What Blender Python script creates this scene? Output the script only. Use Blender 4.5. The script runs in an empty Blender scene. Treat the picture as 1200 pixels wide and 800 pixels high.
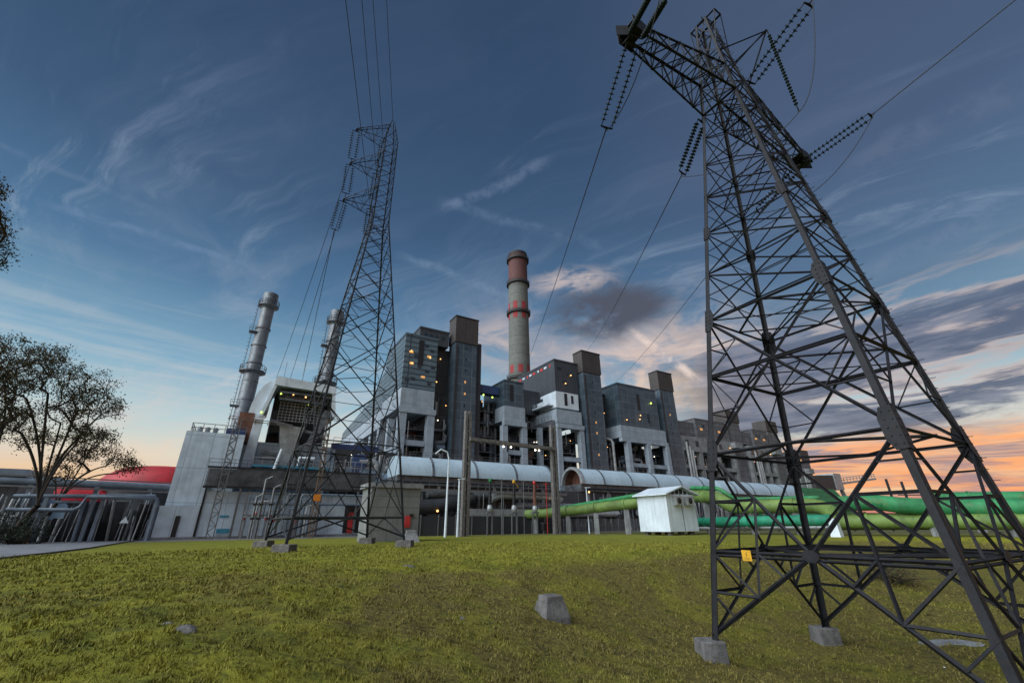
import bpy, math, random
import numpy as np
from mathutils import Vector, Matrix, noise
random.seed(7)
R = math.radians
S = bpy.context.scene
COL = S.collection
# ------------------------------------------------------------------ camera
FPX, PITCH, ROLL, TH = 497.0, R(23.31), R(-0.56), R(31.5)
e = np.array([math.cos(TH), math.sin(TH)]); n = np.array([-e[1], e[0]])
GZ = -1.6                                     # level of the yard (eye level is z = 0)
cd = bpy.data.cameras.new('camera'); cam = bpy.data.objects.new('camera', cd); COL.objects.link(cam)
cd.sensor_width = 36; cd.lens = FPX / 1200 * 36; cd.clip_start = 0.05; cd.clip_end = 20000
cam.matrix_world = Matrix.Rotation(R(90) + PITCH, 4, 'X') @ Matrix.Rotation(ROLL, 4, 'Z')
S.camera = cam

def ray(px, py):
    a, b = (px - 600) / FPX, (400 - py) / FPX
    c, s = math.cos(ROLL), math.sin(ROLL)
    a, b = a * c - b * s, a * s + b * c
    return np.array([a, math.cos(PITCH) - b * math.sin(PITCH), math.sin(PITCH) + b * math.cos(PITCH)])
def atd(px, py, d): return Vector(ray(px, py) * d)               # point seen there, d metres deep
def atD(px, py, D):                                              # on the vertical plane n.P = D
    r = ray(px, py); return Vector(r * (D / (r[:2] @ n)))
def atz(px, py, z):
    r = ray(px, py); return Vector(r * (z / r[2]))
def W(a, b, z=0.): return Vector((a * e[0] + b * n[0], a * e[1] + b * n[1], z))
def AB(p): return float(p[0] * e[0] + p[1] * e[1]), float(p[0] * n[0] + p[1] * n[1])

# ------------------------------------------------------------------ mesh builder
class MB:
    def __init__(s): s.v = []; s.f = []; s.sm = []
    def add(s, vs, fs, smooth=False):
        k = len(s.v); s.v += [tuple(q) for q in vs]
        for f in fs: s.f.append(tuple(i + k for i in f)); s.sm.append(smooth)
        return s
    def hexa(s, p):
        return s.add(p, [(0,3,2,1),(4,5,6,7),(0,1,5,4),(1,2,6,5),(2,3,7,6),(3,0,4,7)])
    def box(s, x0, x1, y0, y1, z0, z1, tx=0, ty=0):
        return s.hexa([(x0,y0,z0),(x1,y0,z0),(x1,y1,z0),(x0,y1,z0),(x0+tx,y0+ty,z1),(x1-tx,y0+ty,z1),(x1-tx,y1-ty,z1),(x0+tx,y1-ty,z1)])
    def bar(s, p, q, w, h=None, up=(0,0,1)):
        p = Vector(p); q = Vector(q); d = q - p
        if d.length < 1e-6: return s
        d.normalize(); u = Vector(up)
        if abs(d.dot(u)) > .97: u = Vector((1,0,0))
        x = d.cross(u).normalized(); y = x.cross(d); h = w if h is None else h
        x *= w/2; y *= h/2
        return s.hexa([p-x-y, p+x-y, p+x+y, p-x+y, q-x-y, q+x-y, q+x+y, q-x+y])
    def angle(s, p, q, w, inn=None):
        """an L-section steel angle"""
        p = Vector(p); q = Vector(q); d = (q - p)
        if d.length < 1e-6: return s
        d.normalize()
        c = Vector(inn) - (p+q)/2 if inn is not None else Vector((0,0,1))
        c = c - d*c.dot(d)
        if c.length < 1e-5: c = Vector((1,0,0)) - d*d.x
        c.normalize(); x = (c + d.cross(c)).normalized(); y = d.cross(x).normalized(); t = max(w*.13, .008)
        if y.dot(c) < 0: y = -y
        def pl(u, v, w1, w2):
            s.hexa([p, p+u*w1, p+u*w1+v*w2, p+v*w2, q, q+u*w1, q+u*w1+v*w2, q+v*w2])
        pl(x, y, w, t); pl(y, x, w, t)
        return s
    def tube(s, pts, r, seg=10, caps=True):
        pts = [Vector(p) for p in pts]; rs = r if isinstance(r, (list, tuple)) else [r]*len(pts)
        u = None; vs = []; N = len(pts)
        for i, p in enumerate(pts):
            d = (pts[min(i+1, N-1)] - pts[max(i-1, 0)]).normalized()
            if u is None: u = d.orthogonal().normalized()
            u = (u - d*u.dot(d)).normalized(); v = d.cross(u)
            for k in range(seg):
                a = 2*math.pi*k/seg; vs.append(p + (u*math.cos(a) + v*math.sin(a))*rs[i])
        fs = [(i*seg+k, i*seg+(k+1)%seg, (i+1)*seg+(k+1)%seg, (i+1)*seg+k) for i in range(N-1) for k in range(seg)]
        s.add(vs, fs, True)
        if caps: s.add(vs[:seg], [tuple(reversed(range(seg)))]); s.add(vs[-seg:], [tuple(range(seg))])
        return s
    def lathe(s, prof, c=(0,0,0), seg=24, axis=None, smooth=True):
        c = Vector(c); ax = Vector(axis) if axis is not None else Vector((0,0,1)); ax.normalize()
        u = ax.orthogonal().normalized(); v = ax.cross(u); vs = []
        for r, z in prof:
            for k in range(seg):
                a = 2*math.pi*k/seg; vs.append(c + ax*z + (u*math.cos(a)+v*math.sin(a))*r)
        fs = [(i*seg+k, i*seg+(k+1)%seg, (i+1)*seg+(k+1)%seg, (i+1)*seg+k) for i in range(len(prof)-1) for k in range(seg)]
        return s.add(vs, fs, smooth)
    def prism(s, poly, y0, y1):
        """poly in (x, z), extruded along y"""
        m = len(poly); vs = [(x, y0, z) for x, z in poly] + [(x, y1, z) for x, z in poly]
        return s.add(vs, [tuple(range(m)), tuple(reversed(range(m, 2*m)))] + [(i, i+m, (i+1)%m+m, (i+1)%m) for i in range(m)])
    def plate(s, c, u, v, poly, t):
        """polygon in the plane (u, v) round c, thickness t"""
        c = Vector(c); u = Vector(u).normalized(); v = Vector(v); v = (v-u*v.dot(u)).normalized(); w = u.cross(v)*t/2; m = len(poly)
        vs = [c+u*x+v*y-w for x, y in poly] + [c+u*x+v*y+w for x, y in poly]
        return s.add(vs, [tuple(reversed(range(m))), tuple(range(m, 2*m))] + [(i, (i+1)%m, (i+1)%m+m, i+m) for i in range(m)])
    def build(s, name, m, parent=None, bevel=0):
        me = bpy.data.meshes.new(name)
        vs = s.v
        if parent is not None:
            M = frames[parent.name]; vs = [M @ Vector(q) for q in vs]
        me.from_pydata([tuple(q) for q in vs], [], s.f); me.materials.append(m)
        me.polygons.foreach_set('use_smooth', s.sm); me.update()
        o = bpy.data.objects.new(name, me); COL.objects.link(o)
        if parent is not None: o.parent = parent; frames[o.name] = frames[parent.name]
        if bevel:
            b = o.modifiers.new('bevel', 'BEVEL'); b.width = bevel; b.segments = 2; b.limit_method = 'ANGLE'
        return o
frames = {}
def tag(o, label=None, cat=None, group=None, kind=None):
    if label: o['label'] = label
    if cat: o['category'] = cat
    if group: o['group'] = group
    if kind: o['kind'] = kind
    return o
def thing(name, label, cat, loc, group=None, yard=False):
    """Empty at the base. With yard=True its parts are written in yard coordinates (a, b, z)."""
    o = bpy.data.objects.new(name, None); COL.objects.link(o)
    if yard:
        o.location = W(*loc); o.rotation_euler = (0, 0, TH); frames[o.name] = Matrix.Translation(-Vector(loc))
    else:
        o.location = loc; frames[o.name] = Matrix.Translation(-Vector(loc))
    return tag(o, label, cat, group)

# ------------------------------------------------------------------ materials
class NT:
    def __init__(s, nt): s.nt = nt; s.N = nt.nodes; s.L = nt.links
    def val(s, sock, v):
        if hasattr(v, 'is_output') or isinstance(v, bpy.types.NodeSocket): s.L.new(v, sock)
        elif v is not None: sock.default_value = v
    def node(s, t, **k):
        x = s.N.new(t)
        for a, b in k.items(): setattr(x, a, b)
        return x
    def m(s, op, a, b=None, c=None, clamp=False):
        x = s.node('ShaderNodeMath', operation=op, use_clamp=clamp); s.val(x.inputs[0], a)
        if b is not None: s.val(x.inputs[1], b)
        if c is not None: s.val(x.inputs[2], c)
        return x.outputs[0]
    def vm(s, op, a, b=None, scale=None):
        x = s.node('ShaderNodeVectorMath', operation=op); s.val(x.inputs[0], a)
        if b is not None: s.val(x.inputs[1], b)
        if scale is not None: s.val(x.inputs['Scale'], scale)
        return x.outputs['Value'] if op in ('DOT_PRODUCT', 'LENGTH') else x.outputs[0]
    def xyz(s, x, y, z):
        q = s.node('ShaderNodeCombineXYZ'); s.val(q.inputs[0], x); s.val(q.inputs[1], y); s.val(q.inputs[2], z); return q.outputs[0]
    def sep(s, v):
        q = s.node('ShaderNodeSeparateXYZ'); s.L.new(v, q.inputs[0]); return q.outputs
    def noise(s, vec, scale, detail=4, rough=.5, dist=0):
        q = s.node('ShaderNodeTexNoise'); s.val(q.inputs['Vector'], vec); q.inputs['Scale'].default_value = scale
        q.inputs['Detail'].default_value = detail; q.inputs['Roughness'].default_value = rough; q.inputs['Distortion'].default_value = dist
        return q.outputs['Fac']
    def ss(s, v, a, b):
        q = s.node('ShaderNodeMapRange', interpolation_type='SMOOTHSTEP'); s.val(q.inputs[0], v)
        q.inputs[1].default_value = a; q.inputs[2].default_value = b; return q.outputs[0]
    def mix(s, f, a, b, mode='MIX'):
        q = s.node('ShaderNodeMix', data_type='RGBA', blend_type=mode); s.val(q.inputs[0], f)
        for i, c in ((6, a), (7, b)):
            if isinstance(c, tuple): q.inputs[i].default_value = (*c[:3], 1)
            else: s.L.new(c, q.inputs[i])
        return q.outputs[2]
    def ramp(s, f, stops):
        q = s.node('ShaderNodeValToRGB'); s.val(q.inputs[0], f); el = q.color_ramp.elements
        while len(el) < len(stops): el.new(.5)
        for i, (p, c) in enumerate(stops): el[i].position = p; el[i].color = (*c, 1)
        return q.outputs[0]
def hexc(*c):                                        # sRGB 0-255 to linear
    return tuple(((v/255)/12.92 if v <= 10 else ((v/255+.055)/1.055)**2.4) for v in c)
def new_mat(name):
    m = bpy.data.materials.new(name); m.use_nodes = True; t = NT(m.node_tree); return m, t, t.N['Principled BSDF']
def mat(name, col, rough=.6, metal=0, var=.35, sc=1.2, fine=14, bump=.15, dirt=None, streak=.0, spec=.5):
    m, t, b = new_mat(name); tc = t.node('ShaderNodeTexCoord').outputs['Object']
    a = t.noise(tc, sc, 5, .6); f = t.noise(tc, fine, 3, .6)
    v = t.m('ADD', t.m('MULTIPLY', a, .7), t.m('MULTIPLY', f, .3))
    v = t.ss(v, .3, .7)
    c = t.mix(v, tuple(x*(1-var) for x in col), tuple(min(1, x*(1+var*.6)) for x in col))
    if dirt:
        g = t.ss(t.noise(tc, sc*2.3, 6, .65), .52, .7); c = t.mix(t.m('MULTIPLY', g, .6), c, dirt)
    if streak:
        x, y, z = t.sep(tc); st = t.noise(t.xyz(t.m('MULTIPLY', x, 2.2), t.m('MULTIPLY', y, 2.2), t.m('MULTIPLY', z, .1)), 1.0, 4, .6)
        c = t.mix(t.m('MULTIPLY', t.ss(st, .5, .72), streak), c, tuple(q*.4 for q in col))
    t.L.new(c, b.inputs['Base Color']); b.inputs['Roughness'].default_value = rough; b.inputs['Metallic'].default_value = metal
    b.inputs['Specular IOR Level'].default_value = spec
    if bump:
        bn = t.node('ShaderNodeBump'); bn.inputs['Strength'].default_value = bump; bn.inputs['Distance'].default_value = .03
        t.L.new(f, bn.inputs['Height']); t.L.new(bn.outputs[0], b.inputs['Normal'])
    return m
def clad(name, c1, c2, seam, bw, bh, ms=.06, rough=.5, off=0., metal=0., var=.45, streak=.45):
    """cladding in panels: bricks in (a+b, z) with seams"""
    m, t, b = new_mat(name); tc = t.node('ShaderNodeTexCoord').outputs['Object']; x, y, z = t.sep(tc)
    q = t.node('ShaderNodeTexBrick', offset=off, squash=1)
    t.L.new(t.xyz(t.m('ADD', x, y), z, 0.), q.inputs['Vector'])
    q.inputs['Scale'].default_value = 1; q.inputs['Brick Width'].default_value = bw; q.inputs['Row Height'].default_value = bh
    q.inputs['Mortar Size'].default_value = ms; q.inputs['Mortar Smooth'].default_value = .2
    for i, c in ((1, c1), (2, c2), (3, seam)): q.inputs[i].default_value = (*c, 1)
    nz = t.noise(tc, .5, 6, .65); st = t.noise(t.xyz(t.m('MULTIPLY', x, 1.5), t.m('MULTIPLY', y, 1.5), t.m('MULTIPLY', z, .08)), 1., 5, .6)
    c = t.mix(t.m('MULTIPLY', t.ss(nz, .35, .7), var), q.outputs[0], tuple(v*.45 for v in c1))
    c = t.mix(t.m('MULTIPLY', t.ss(st, .48, .7), streak), c, tuple(v*.5 for v in c1))
    t.L.new(c, b.inputs['Base Color']); b.inputs['Roughness'].default_value = rough; b.inputs['Metallic'].default_value = metal
    bn = t.node('ShaderNodeBump'); bn.inputs['Strength'].default_value = .5; bn.inputs['Distance'].default_value = .05
    t.L.new(t.m('SUBTRACT', 1., q.outputs['Fac']), bn.inputs['Height']); t.L.new(bn.outputs[0], b.inputs['Normal'])
    return m
def glow(name, col, st):
    m, t, b = new_mat(name); b.inputs['Base Color'].default_value = (*col, 1)
    b.inputs['Emission Color'].default_value = (*col, 1); b.inputs['Emission Strength'].default_value = st; return m

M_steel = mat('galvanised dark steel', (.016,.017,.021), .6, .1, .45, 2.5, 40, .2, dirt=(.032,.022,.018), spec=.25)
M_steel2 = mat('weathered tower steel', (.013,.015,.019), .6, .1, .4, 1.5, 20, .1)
M_block = mat('old concrete', (.145,.138,.135), .9, 0, .55, 2.5, 22, .8, dirt=(.07,.07,.05), streak=.5)
M_glass = mat('dark green glass insulator', (.006,.015,.013), .5, 0, .3, 3, 20, 0, spec=.15)
M_wire = mat('aluminium conductor', (.022,.024,.028), .5, .4, .2, 1, 10, 0)
M_sidingA = clad('blue grey strip siding', (.12,.175,.215), (.09,.135,.17), (.028,.04,.055), 9, 1.35, .2, .45)
M_panel = clad('slate blue facade panels', (.070,.100,.130), (.040,.063,.088), (.15,.19,.215), 2.6, 2.3, .06, .35, var=.5, streak=.4)
M_panelD = clad('dark corrugated hall cladding', (.052,.060,.073), (.045,.052,.064), (.022,.026,.032), .8, 12, .08, .5)
M_brown = clad('brown lift head cladding', (.062,.052,.048), (.05,.043,.041), (.022,.02,.02), 1.1, 9, .06, .6)
M_panelG = clad('grey facade panels', (.15,.155,.165), (.10,.108,.125), (.045,.048,.055), 2.6, 1.9, .09, .55)
M_conc = clad('pale painted concrete', (.33,.39,.45), (.30,.36,.42), (.17,.20,.24), 7, 4.6, .04, .7, streak=.35)
M_concG = mat('grey weathered concrete', (.23,.24,.25), .8, 0, .4, .7, 12, .3, dirt=(.13,.12,.10), streak=.6)
M_dark = mat('dark machinery', (.035,.039,.045), .6, .2, .6, .6, 8, .2)  # plain dark tone shared by machinery and backing walls
M_mach = mat('grey plant steelwork', (.15,.17,.19), .5, .4, .6, .8, 6, .2, dirt=(.08,.045,.03))
M_lag = mat('pale pipe lagging', (.34,.36,.37), .45, .3, .35, .9, 6, .2, streak=.4)
M_stack = mat('dull silver cladding', (.20,.22,.24), .45, .35, .35, .8, 5, .2, streak=.5)
M_white = mat('white painted sheet', (.60,.68,.74), .45, 0, .18, .5, 8, .1, streak=.3)
M_wallw = clad('white sheet walls', (.58,.69,.78), (.54,.65,.74), (.30,.37,.43), 3.1, 5.1, .05, .5, streak=.35)
M_barrel = mat('pale blue duct cladding', (.42,.54,.62), .45, .05, .14, .3, 5, .1, streak=.35)
M_rust = mat('rust brown duct lining', (.16,.07,.045), .8, 0, .5, 1, 9, .3)
M_green = mat('green pipe paint', (.03,.20,.075), .6, 0, .45, .5, 6, .15, dirt=(.13,.18,.07), streak=.5, spec=.3)
M_greenY = mat('faded yellow green pipe paint', (.14,.215,.055), .6, 0, .45, .4, 6, .15, dirt=(.06,.15,.07), streak=.5, spec=.3)
M_teal = mat('sea green pipe paint', (.02,.22,.13), .6, 0, .4, .5, 6, .15, dirt=(.05,.15,.09), streak=.45, spec=.3)
M_fence = clad('dark slatted fence boards', (.032,.036,.042), (.022,.026,.03), (.012,.012,.014), .3, 20, .05, .7)
M_blue = mat('blue painted steel', (.03,.06,.16), .5, 0, .3, 1, 9, .1)
M_bluep = mat('grey blue pipe paint', (.16,.21,.27), .45, .2, .3, .8, 9, .1)
M_sky = mat('turquoise print', (.04,.25,.36), .5, 0, .2, 3, 12, 0)
M_red = mat('bright red membrane', (.42,.012,.02), .6, 0, .35, .25, 3, .1)
M_redp = mat('red paint', (.50,.03,.03), .5, 0, .3, 1, 9, .1)
M_yel = mat('yellow enamel', (.62,.34,.02), .45, 0, .15, 4, 30, 0)
M_org = mat('orange enamel', (.62,.20,.02), .45, 0, .2, 2, 12, 0)
M_blk = mat('black paint', (.012,.012,.014), .5, 0, .2, 4, 20, 0)
M_rail = mat('grey handrail', (.16,.17,.18), .5, .4, .2, 2, 20, 0)
M_chim = clad('chimney concrete', (.155,.165,.15), (.14,.15,.137), (.10,.105,.10), 60, 7, .25, .8, streak=.3)
M_chimT = mat('brick red chimney head', (.115,.045,.042), .8, 0, .3, .06, 1, .2, streak=.4)
M_chimR = mat('faded red chimney marking', (.30,.035,.04), .8, 0, .3, .2, 2, .1)
M_ring = mat('dark gallery steel', (.03,.03,.033), .7, .2, .3, .3, 3, .1)
M_bark = mat('grey brown bark', (.050,.042,.036), .9, 0, .4, 3, 25, .6)
M_glazing = mat('dark window glass', (.02,.028,.036), .12, 0, .3, .5, 3, 0)
G_warm = glow('warm lamp light', (1., .5, .15), 1.6)
G_yel = glow('yellow green lamp light', (.75, 1., .15), 1.0)
G_wht = glow('white lamp light', (1., .86, .7), 3.0)
G_win = glow('lit window light', (1., .5, .16), .16)

# ------------------------------------------------------------------ terrain
RA, RB = atz(0, 655, -1.6), atz(125, 640, -1.6)                    # near edge of the road
RN = Vector((RB[1]-RA[1], RA[0]-RB[0])).normalized()
def sst(a, b, x):
    t = min(1., max(0., (x-a)/(b-a))); return t*t*(3-2*t)
def terr(x, y):
    d = 3.1*sst(-8, 12, x); yr = 24+.9*max(0, x); ys = yr*.45+4
    z = GZ-.1*(1-sst(2, 9, y)) - d*sst(-3, 12, y)*(1-sst(ys, yr, y))
    r = math.hypot(x, y); k = 1-sst(38, 60, r)
    k *= sst(.3, 5, (x-RA[0])*RN[0]+(y-RA[1])*RN[1])
    if k > 0:
        z += k*(.16*noise.noise((x*.16, y*.16, 1.3)) + .09*noise.noise((x*.6, y*.6, 4.)) + .08*noise.noise((x*1.7, y*1.7, 9.)))
        if r < 25: z += (.05*noise.noise((x*3.2, y*3.2, 2.))+.03*noise.noise((x*7, y*7, 5.)))*(1-r/25)
    return z
def on_ground(px, py):
    r = ray(px, py); r = r/np.linalg.norm(r); t = 2.
    while t < 200:
        p = r*t
        if p[2] <= terr(p[0], p[1]): break
        t += .05
    return Vector(p)
rings = [0.]; q = .35
while q < 9000: rings.append(q); q += max(.16, q*.022)
NA = 540; vs = [(0, 0, terr(0, 0))]; fs = []
for r in rings[1:]:
    for k in range(NA):
        a = 2*math.pi*k/NA; x, y = r*math.sin(a), r*math.cos(a); vs.append((x, y, terr(x, y) if r < 62 else GZ))
for k in range(NA): fs.append((0, 1+(k+1)%NA, 1+k))
for i in range(len(rings)-2):
    o = 1+i*NA
    for k in range(NA): fs.append((o+k, o+(k+1)%NA, o+NA+(k+1)%NA, o+NA+k))
gm, t, b = new_mat('grassy earth'); tc = t.node('ShaderNodeTexCoord').outputs['Object']
def grass_colour(t, tc):
    x, y, z = t.sep(tc)
    big = t.noise(tc, .22, 5, .6); med = t.noise(tc, .8, 6, .7); fine = t.noise(tc, 9, 4, .7); tiny = t.noise(tc, 60, 2, .6)
    c = t.mix(t.ss(med, .36, .60), (.080,.090,.012), (.21,.205,.022))
    c = t.mix(t.m('MULTIPLY', t.ss(fine, .4, .75), .8), c, (.26,.25,.03))
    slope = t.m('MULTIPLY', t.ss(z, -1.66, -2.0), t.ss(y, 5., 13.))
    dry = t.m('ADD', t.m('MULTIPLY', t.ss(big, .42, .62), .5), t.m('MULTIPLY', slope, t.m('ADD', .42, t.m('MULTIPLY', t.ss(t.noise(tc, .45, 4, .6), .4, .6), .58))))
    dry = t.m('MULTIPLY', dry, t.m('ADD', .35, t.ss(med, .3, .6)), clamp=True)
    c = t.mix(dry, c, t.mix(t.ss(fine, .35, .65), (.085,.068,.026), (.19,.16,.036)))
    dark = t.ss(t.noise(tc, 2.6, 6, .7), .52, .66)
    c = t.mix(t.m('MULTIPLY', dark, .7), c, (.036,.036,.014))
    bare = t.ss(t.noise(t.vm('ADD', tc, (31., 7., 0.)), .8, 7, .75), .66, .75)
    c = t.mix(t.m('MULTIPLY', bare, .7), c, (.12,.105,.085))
    crest_light = t.m('MULTIPLY', t.ss(t.vm('LENGTH', tc), 19., 27.), t.m('SUBTRACT', 1., t.ss(z, -1.8, -2.1)))  # lit band along the flat top, painted into the grass colour
    c = t.mix(t.m('MULTIPLY', crest_light, t.m('ADD', .3, t.m('MULTIPLY', t.ss(med, .35, .6), .45))), c, (.20,.205,.022))
    far = t.ss(t.vm('LENGTH', tc), 62., 90.)
    c = t.mix(t.m('MULTIPLY', far, .8), c, (.07,.072,.05))
    return c, t.m('ADD', fine, t.m('MULTIPLY', tiny, .6))
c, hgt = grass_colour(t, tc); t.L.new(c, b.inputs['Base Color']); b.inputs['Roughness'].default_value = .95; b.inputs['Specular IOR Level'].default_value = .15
bn = t.node('ShaderNodeBump'); bn.inputs['Strength'].default_value = .9; bn.inputs['Distance'].default_value = .06
t.L.new(hgt, bn.inputs['Height']); t.L.new(bn.outputs[0], b.inputs['Normal'])
g = MB(); g.v = vs; g.f = fs; g.sm = [True]*len(fs)
tag(g.build('ground', gm), 'rough yellow green grassy ground sloping into a hollow', None, kind='structure')

# grass blades: one mass
def blades():
    rng = np.random.default_rng(3); N = 340000
    az = rng.uniform(-math.pi/2*.68, math.pi/2*.68, N); u = rng.uniform(0, 1, N)
    r = 3.2*(44/3.2)**(u**.82)
    x = r*np.sin(az); y = r*np.cos(az); keep = y > 2; x, y, r = x[keep], y[keep], r[keep]
    z = np.array([terr(a, b) for a, b in zip(x, y)])
    cl = np.array([noise.noise((a*1.6, b*1.6, 5.)) for a, b in zip(x, y)])
    c2 = np.array([noise.noise((a*5., b*5., 8.)) for a, b in zip(x, y)]); c3 = np.array([noise.noise((a*.5, b*.5, 12.)) for a, b in zip(x, y)])
    kp = rng.random(len(x)) < np.clip(.62+1.5*c2+.9*cl+.8*c3, .06, 1); x, y, z, r, cl, c2 = x[kp], y[kp], z[kp], r[kp], cl[kp], c2[kp]
    h = (.012+.04*rng.random(len(x))+.10*np.clip(cl, 0, 1)+.10*np.clip(c2, 0, 1))*(.62+.04*r/2)
    wd = .004+.0011*r; ph = rng.uniform(0, 6.28, len(x)); ln = rng.normal(0, .5, (len(x), 2))*h[:, None]
    V = np.zeros((len(x), 3, 3)); dx, dy = np.cos(ph)*wd, np.sin(ph)*wd
    V[:, 0] = np.stack([x-dx, y-dy, z-.015], 1); V[:, 1] = np.stack([x+dx, y+dy, z-.015], 1)
    V[:, 2] = np.stack([x+ln[:, 0], y+ln[:, 1], z+h], 1)
    me = bpy.data.meshes.new('grass'); nv = len(x)*3
    me.vertices.add(nv); me.vertices.foreach_set('co', V.reshape(-1)); me.loops.add(nv); me.loops.foreach_set('vertex_index', np.arange(nv, dtype=np.int32))
    me.polygons.add(len(x)); me.polygons.foreach_set('loop_start', np.arange(0, nv, 3, dtype=np.int32)); me.polygons.foreach_set('loop_total', np.full(len(x), 3, dtype=np.int32))
    me.update(); me.validate()
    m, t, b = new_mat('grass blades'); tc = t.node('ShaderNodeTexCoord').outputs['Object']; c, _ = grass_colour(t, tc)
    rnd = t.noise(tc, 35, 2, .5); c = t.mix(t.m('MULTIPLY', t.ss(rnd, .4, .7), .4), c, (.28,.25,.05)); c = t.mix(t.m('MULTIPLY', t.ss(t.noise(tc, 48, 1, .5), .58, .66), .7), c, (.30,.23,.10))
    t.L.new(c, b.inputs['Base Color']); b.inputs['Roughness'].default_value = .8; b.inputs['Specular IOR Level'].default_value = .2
    me.materials.append(m); o = bpy.data.objects.new('grass', me); COL.objects.link(o)
    tag(o, 'short uneven grass blades covering the field', 'grass', kind='stuff')
blades()

# asphalt road on the left and its kerb, and the paved yard
def strip(name, near, far, z, m, label):
    g = MB(); a = [atz(*p, z) for p in near]; c = [atz(*p, z) for p in far]; k = len(a)
    g.add(a+c, [(i, i+1, k+i+1, k+i) for i in range(k-1)]); return tag(g.build(name, m), label, kind='structure')
M_asph = mat('asphalt', (.17,.175,.195), .85, 0, .3, .5, 30, .3, dirt=(.07,.07,.075))
M_pave = mat('yard paving', (.15,.15,.15), .85, 0, .3, .2, 3, .2, dirt=(.09,.085,.08))
near = [(-160, 676), (0, 655), (60, 648.3), (105, 642.5), (140, 636.5), (165, 632.5), (190, 629.6)]
far = [(-160, 641), (0, 636), (60, 634), (105, 631.6), (140, 630.2), (165, 629.2), (190, 628.4)]
strip('road', near, far, GZ+.008, M_asph, 'grey asphalt access road curving past the grass')
g = MB(); pts = [atz(*p, GZ) for p in near]
for i in range(len(pts)-1): g.bar(pts[i]+Vector((0,0,.03)), pts[i+1]+Vector((0,0,.03)), .16, .18)
tag(g.build('kerb', M_block), 'low concrete kerb along the road edge', kind='structure')
g = MB(); P = [W(-60, 74), W(420, 74), W(420, 420), W(-160, 420), W(-160, 150), W(-60, 110)]
g.add([(p[0], p[1], GZ+.004) for p in P], [tuple(range(6))]); tag(g.build('yard', M_pave), 'paved power station yard', kind='structure')

# ------------------------------------------------------------------ lattice towers
class Tower:
    def __init__(s, name, label, c, th, half, group):
        s.c = Vector((c[0], c[1])); s.E = Vector((math.cos(th), math.sin(th))); s.N = Vector((-s.E.y, s.E.x)); s.half = half
        s.root = thing(name, label, 'pylon', (c[0], c[1], terr(*c)), group)
    def p(s, i, z, k=1.):
        sx, sy = ((-1, 1), (1, 1), (1, -1), (-1, -1))[i % 4]; h = s.half(z)*k
        q = s.c + s.E*h*sx + s.N*h*sy; return Vector((q.x, q.y, z))
    def ctr(s, z): return Vector((s.c.x, s.c.y, z))
def lerp(a, b, t): return a + (b-a)*t
def xpanel(g, a0, b0, a1, b1, w, cc, lvl=2):
    """X bracing between leg points a0, b0 (low) and a1, b1 (high)"""
    g.angle(a0, b1, w, cc); g.angle(b0+(cc-b0).normalized()*.02, a1+(cc-a1).normalized()*.02, w, cc)
    wa, wb = (b0-a0).length, (b1-a1).length; t = wa/(wa+wb); X = lerp(a0, b1, t); am, bm = lerp(a0, a1, t), lerp(b0, b1, t)
    if lvl >= 1: g.angle(am, X, w*.6, cc); g.angle(bm, X, w*.6, cc)
    if lvl >= 2:
        for P, Q in ((a0, b0), (b0, a0)):
            T = am if P is a0 else bm; B1 = b1 if P is a0 else a1
            h1 = lerp(P, X, .5); g.angle(lerp(P, T, .5), h1, w*.55, cc); g.angle(T, h1, w*.55, cc)
        for P, T in ((a1, am), (b1, bm)):
            h1 = lerp(P, X, .5); g.angle(lerp(P, T, .5), h1, w*.55, cc); g.angle(T, h1, w*.55, cc)
def gusset(g, T, i, z, w, h):
    """bolted splice plates on leg i: two tapered plates on its outer faces"""
    P = T.p(i, z); up = (T.p(i, z+1)-T.p(i, z-1)).normalized()
    poly = [(-h/2, -w*.32), (-h*.25, -w*.62), (h*.25, -w*.62), (h/2, -w*.32), (h/2, w*.38), (-h/2, w*.38)]
    for j in (i+1, i-1):
        side = (T.p(j, z)-P).normalized(); out = up.cross(side); out = out if out.dot(P-T.ctr(z)) > 0 else -out
        g.plate(P+side*w*.30+out*.03, up, -side, poly, .02)
        for k in range(5):
            for sx in (-.2, .18):
                c = P+side*(w*.30-w*sx*1.2)+out*.045+up*(-h*.38+h*.19*k); g.bar(c, c+out*.022, .035)

A = Tower('lattice_pylon', 'huge dark steel lattice pylon standing in the grassy hollow, crossarm at its top', (11.67, 15.86), TH,
          lambda z: 2.98-.1145*(z-2.4) if z < 20 else .965-.083*(z-20), 'steel lattice pylons')
legb = []
for i in range(4):
    q = A.p(i, -3.6); gz = terr(q.x, q.y); zt = gz+.56; legb.append(zt)
    g = MB(); zs = [zt-.05, -.95, 2.4, 8.0, 14.6, 20.0]; ws = [.215, .215, .205, .175, .15]
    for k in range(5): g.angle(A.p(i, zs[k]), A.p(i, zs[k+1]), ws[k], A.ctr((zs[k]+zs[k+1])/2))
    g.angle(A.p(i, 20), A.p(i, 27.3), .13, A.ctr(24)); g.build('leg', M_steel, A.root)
    g = MB(); q = A.p(i, zt-.3); g.box(q.x-.48, q.x+.38, q.y-.43, q.y+.43, gz-.5, zt, .04, .04)
    g.build('concrete_footing', M_block, A.root, bevel=.04)
    for z, w, h in ((2.4, .42, 1.25), (8.0, .38, 1.0), (12.5, .3, .7)): g = MB(); gusset(g, A, i, z, w, h); g.build('splice_plate', M_steel, A.root)
lev = [2.4, 8.0, 10.3, 12.5, 14.6, 16.6, 18.4, 20.0]
zb = -.95
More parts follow.
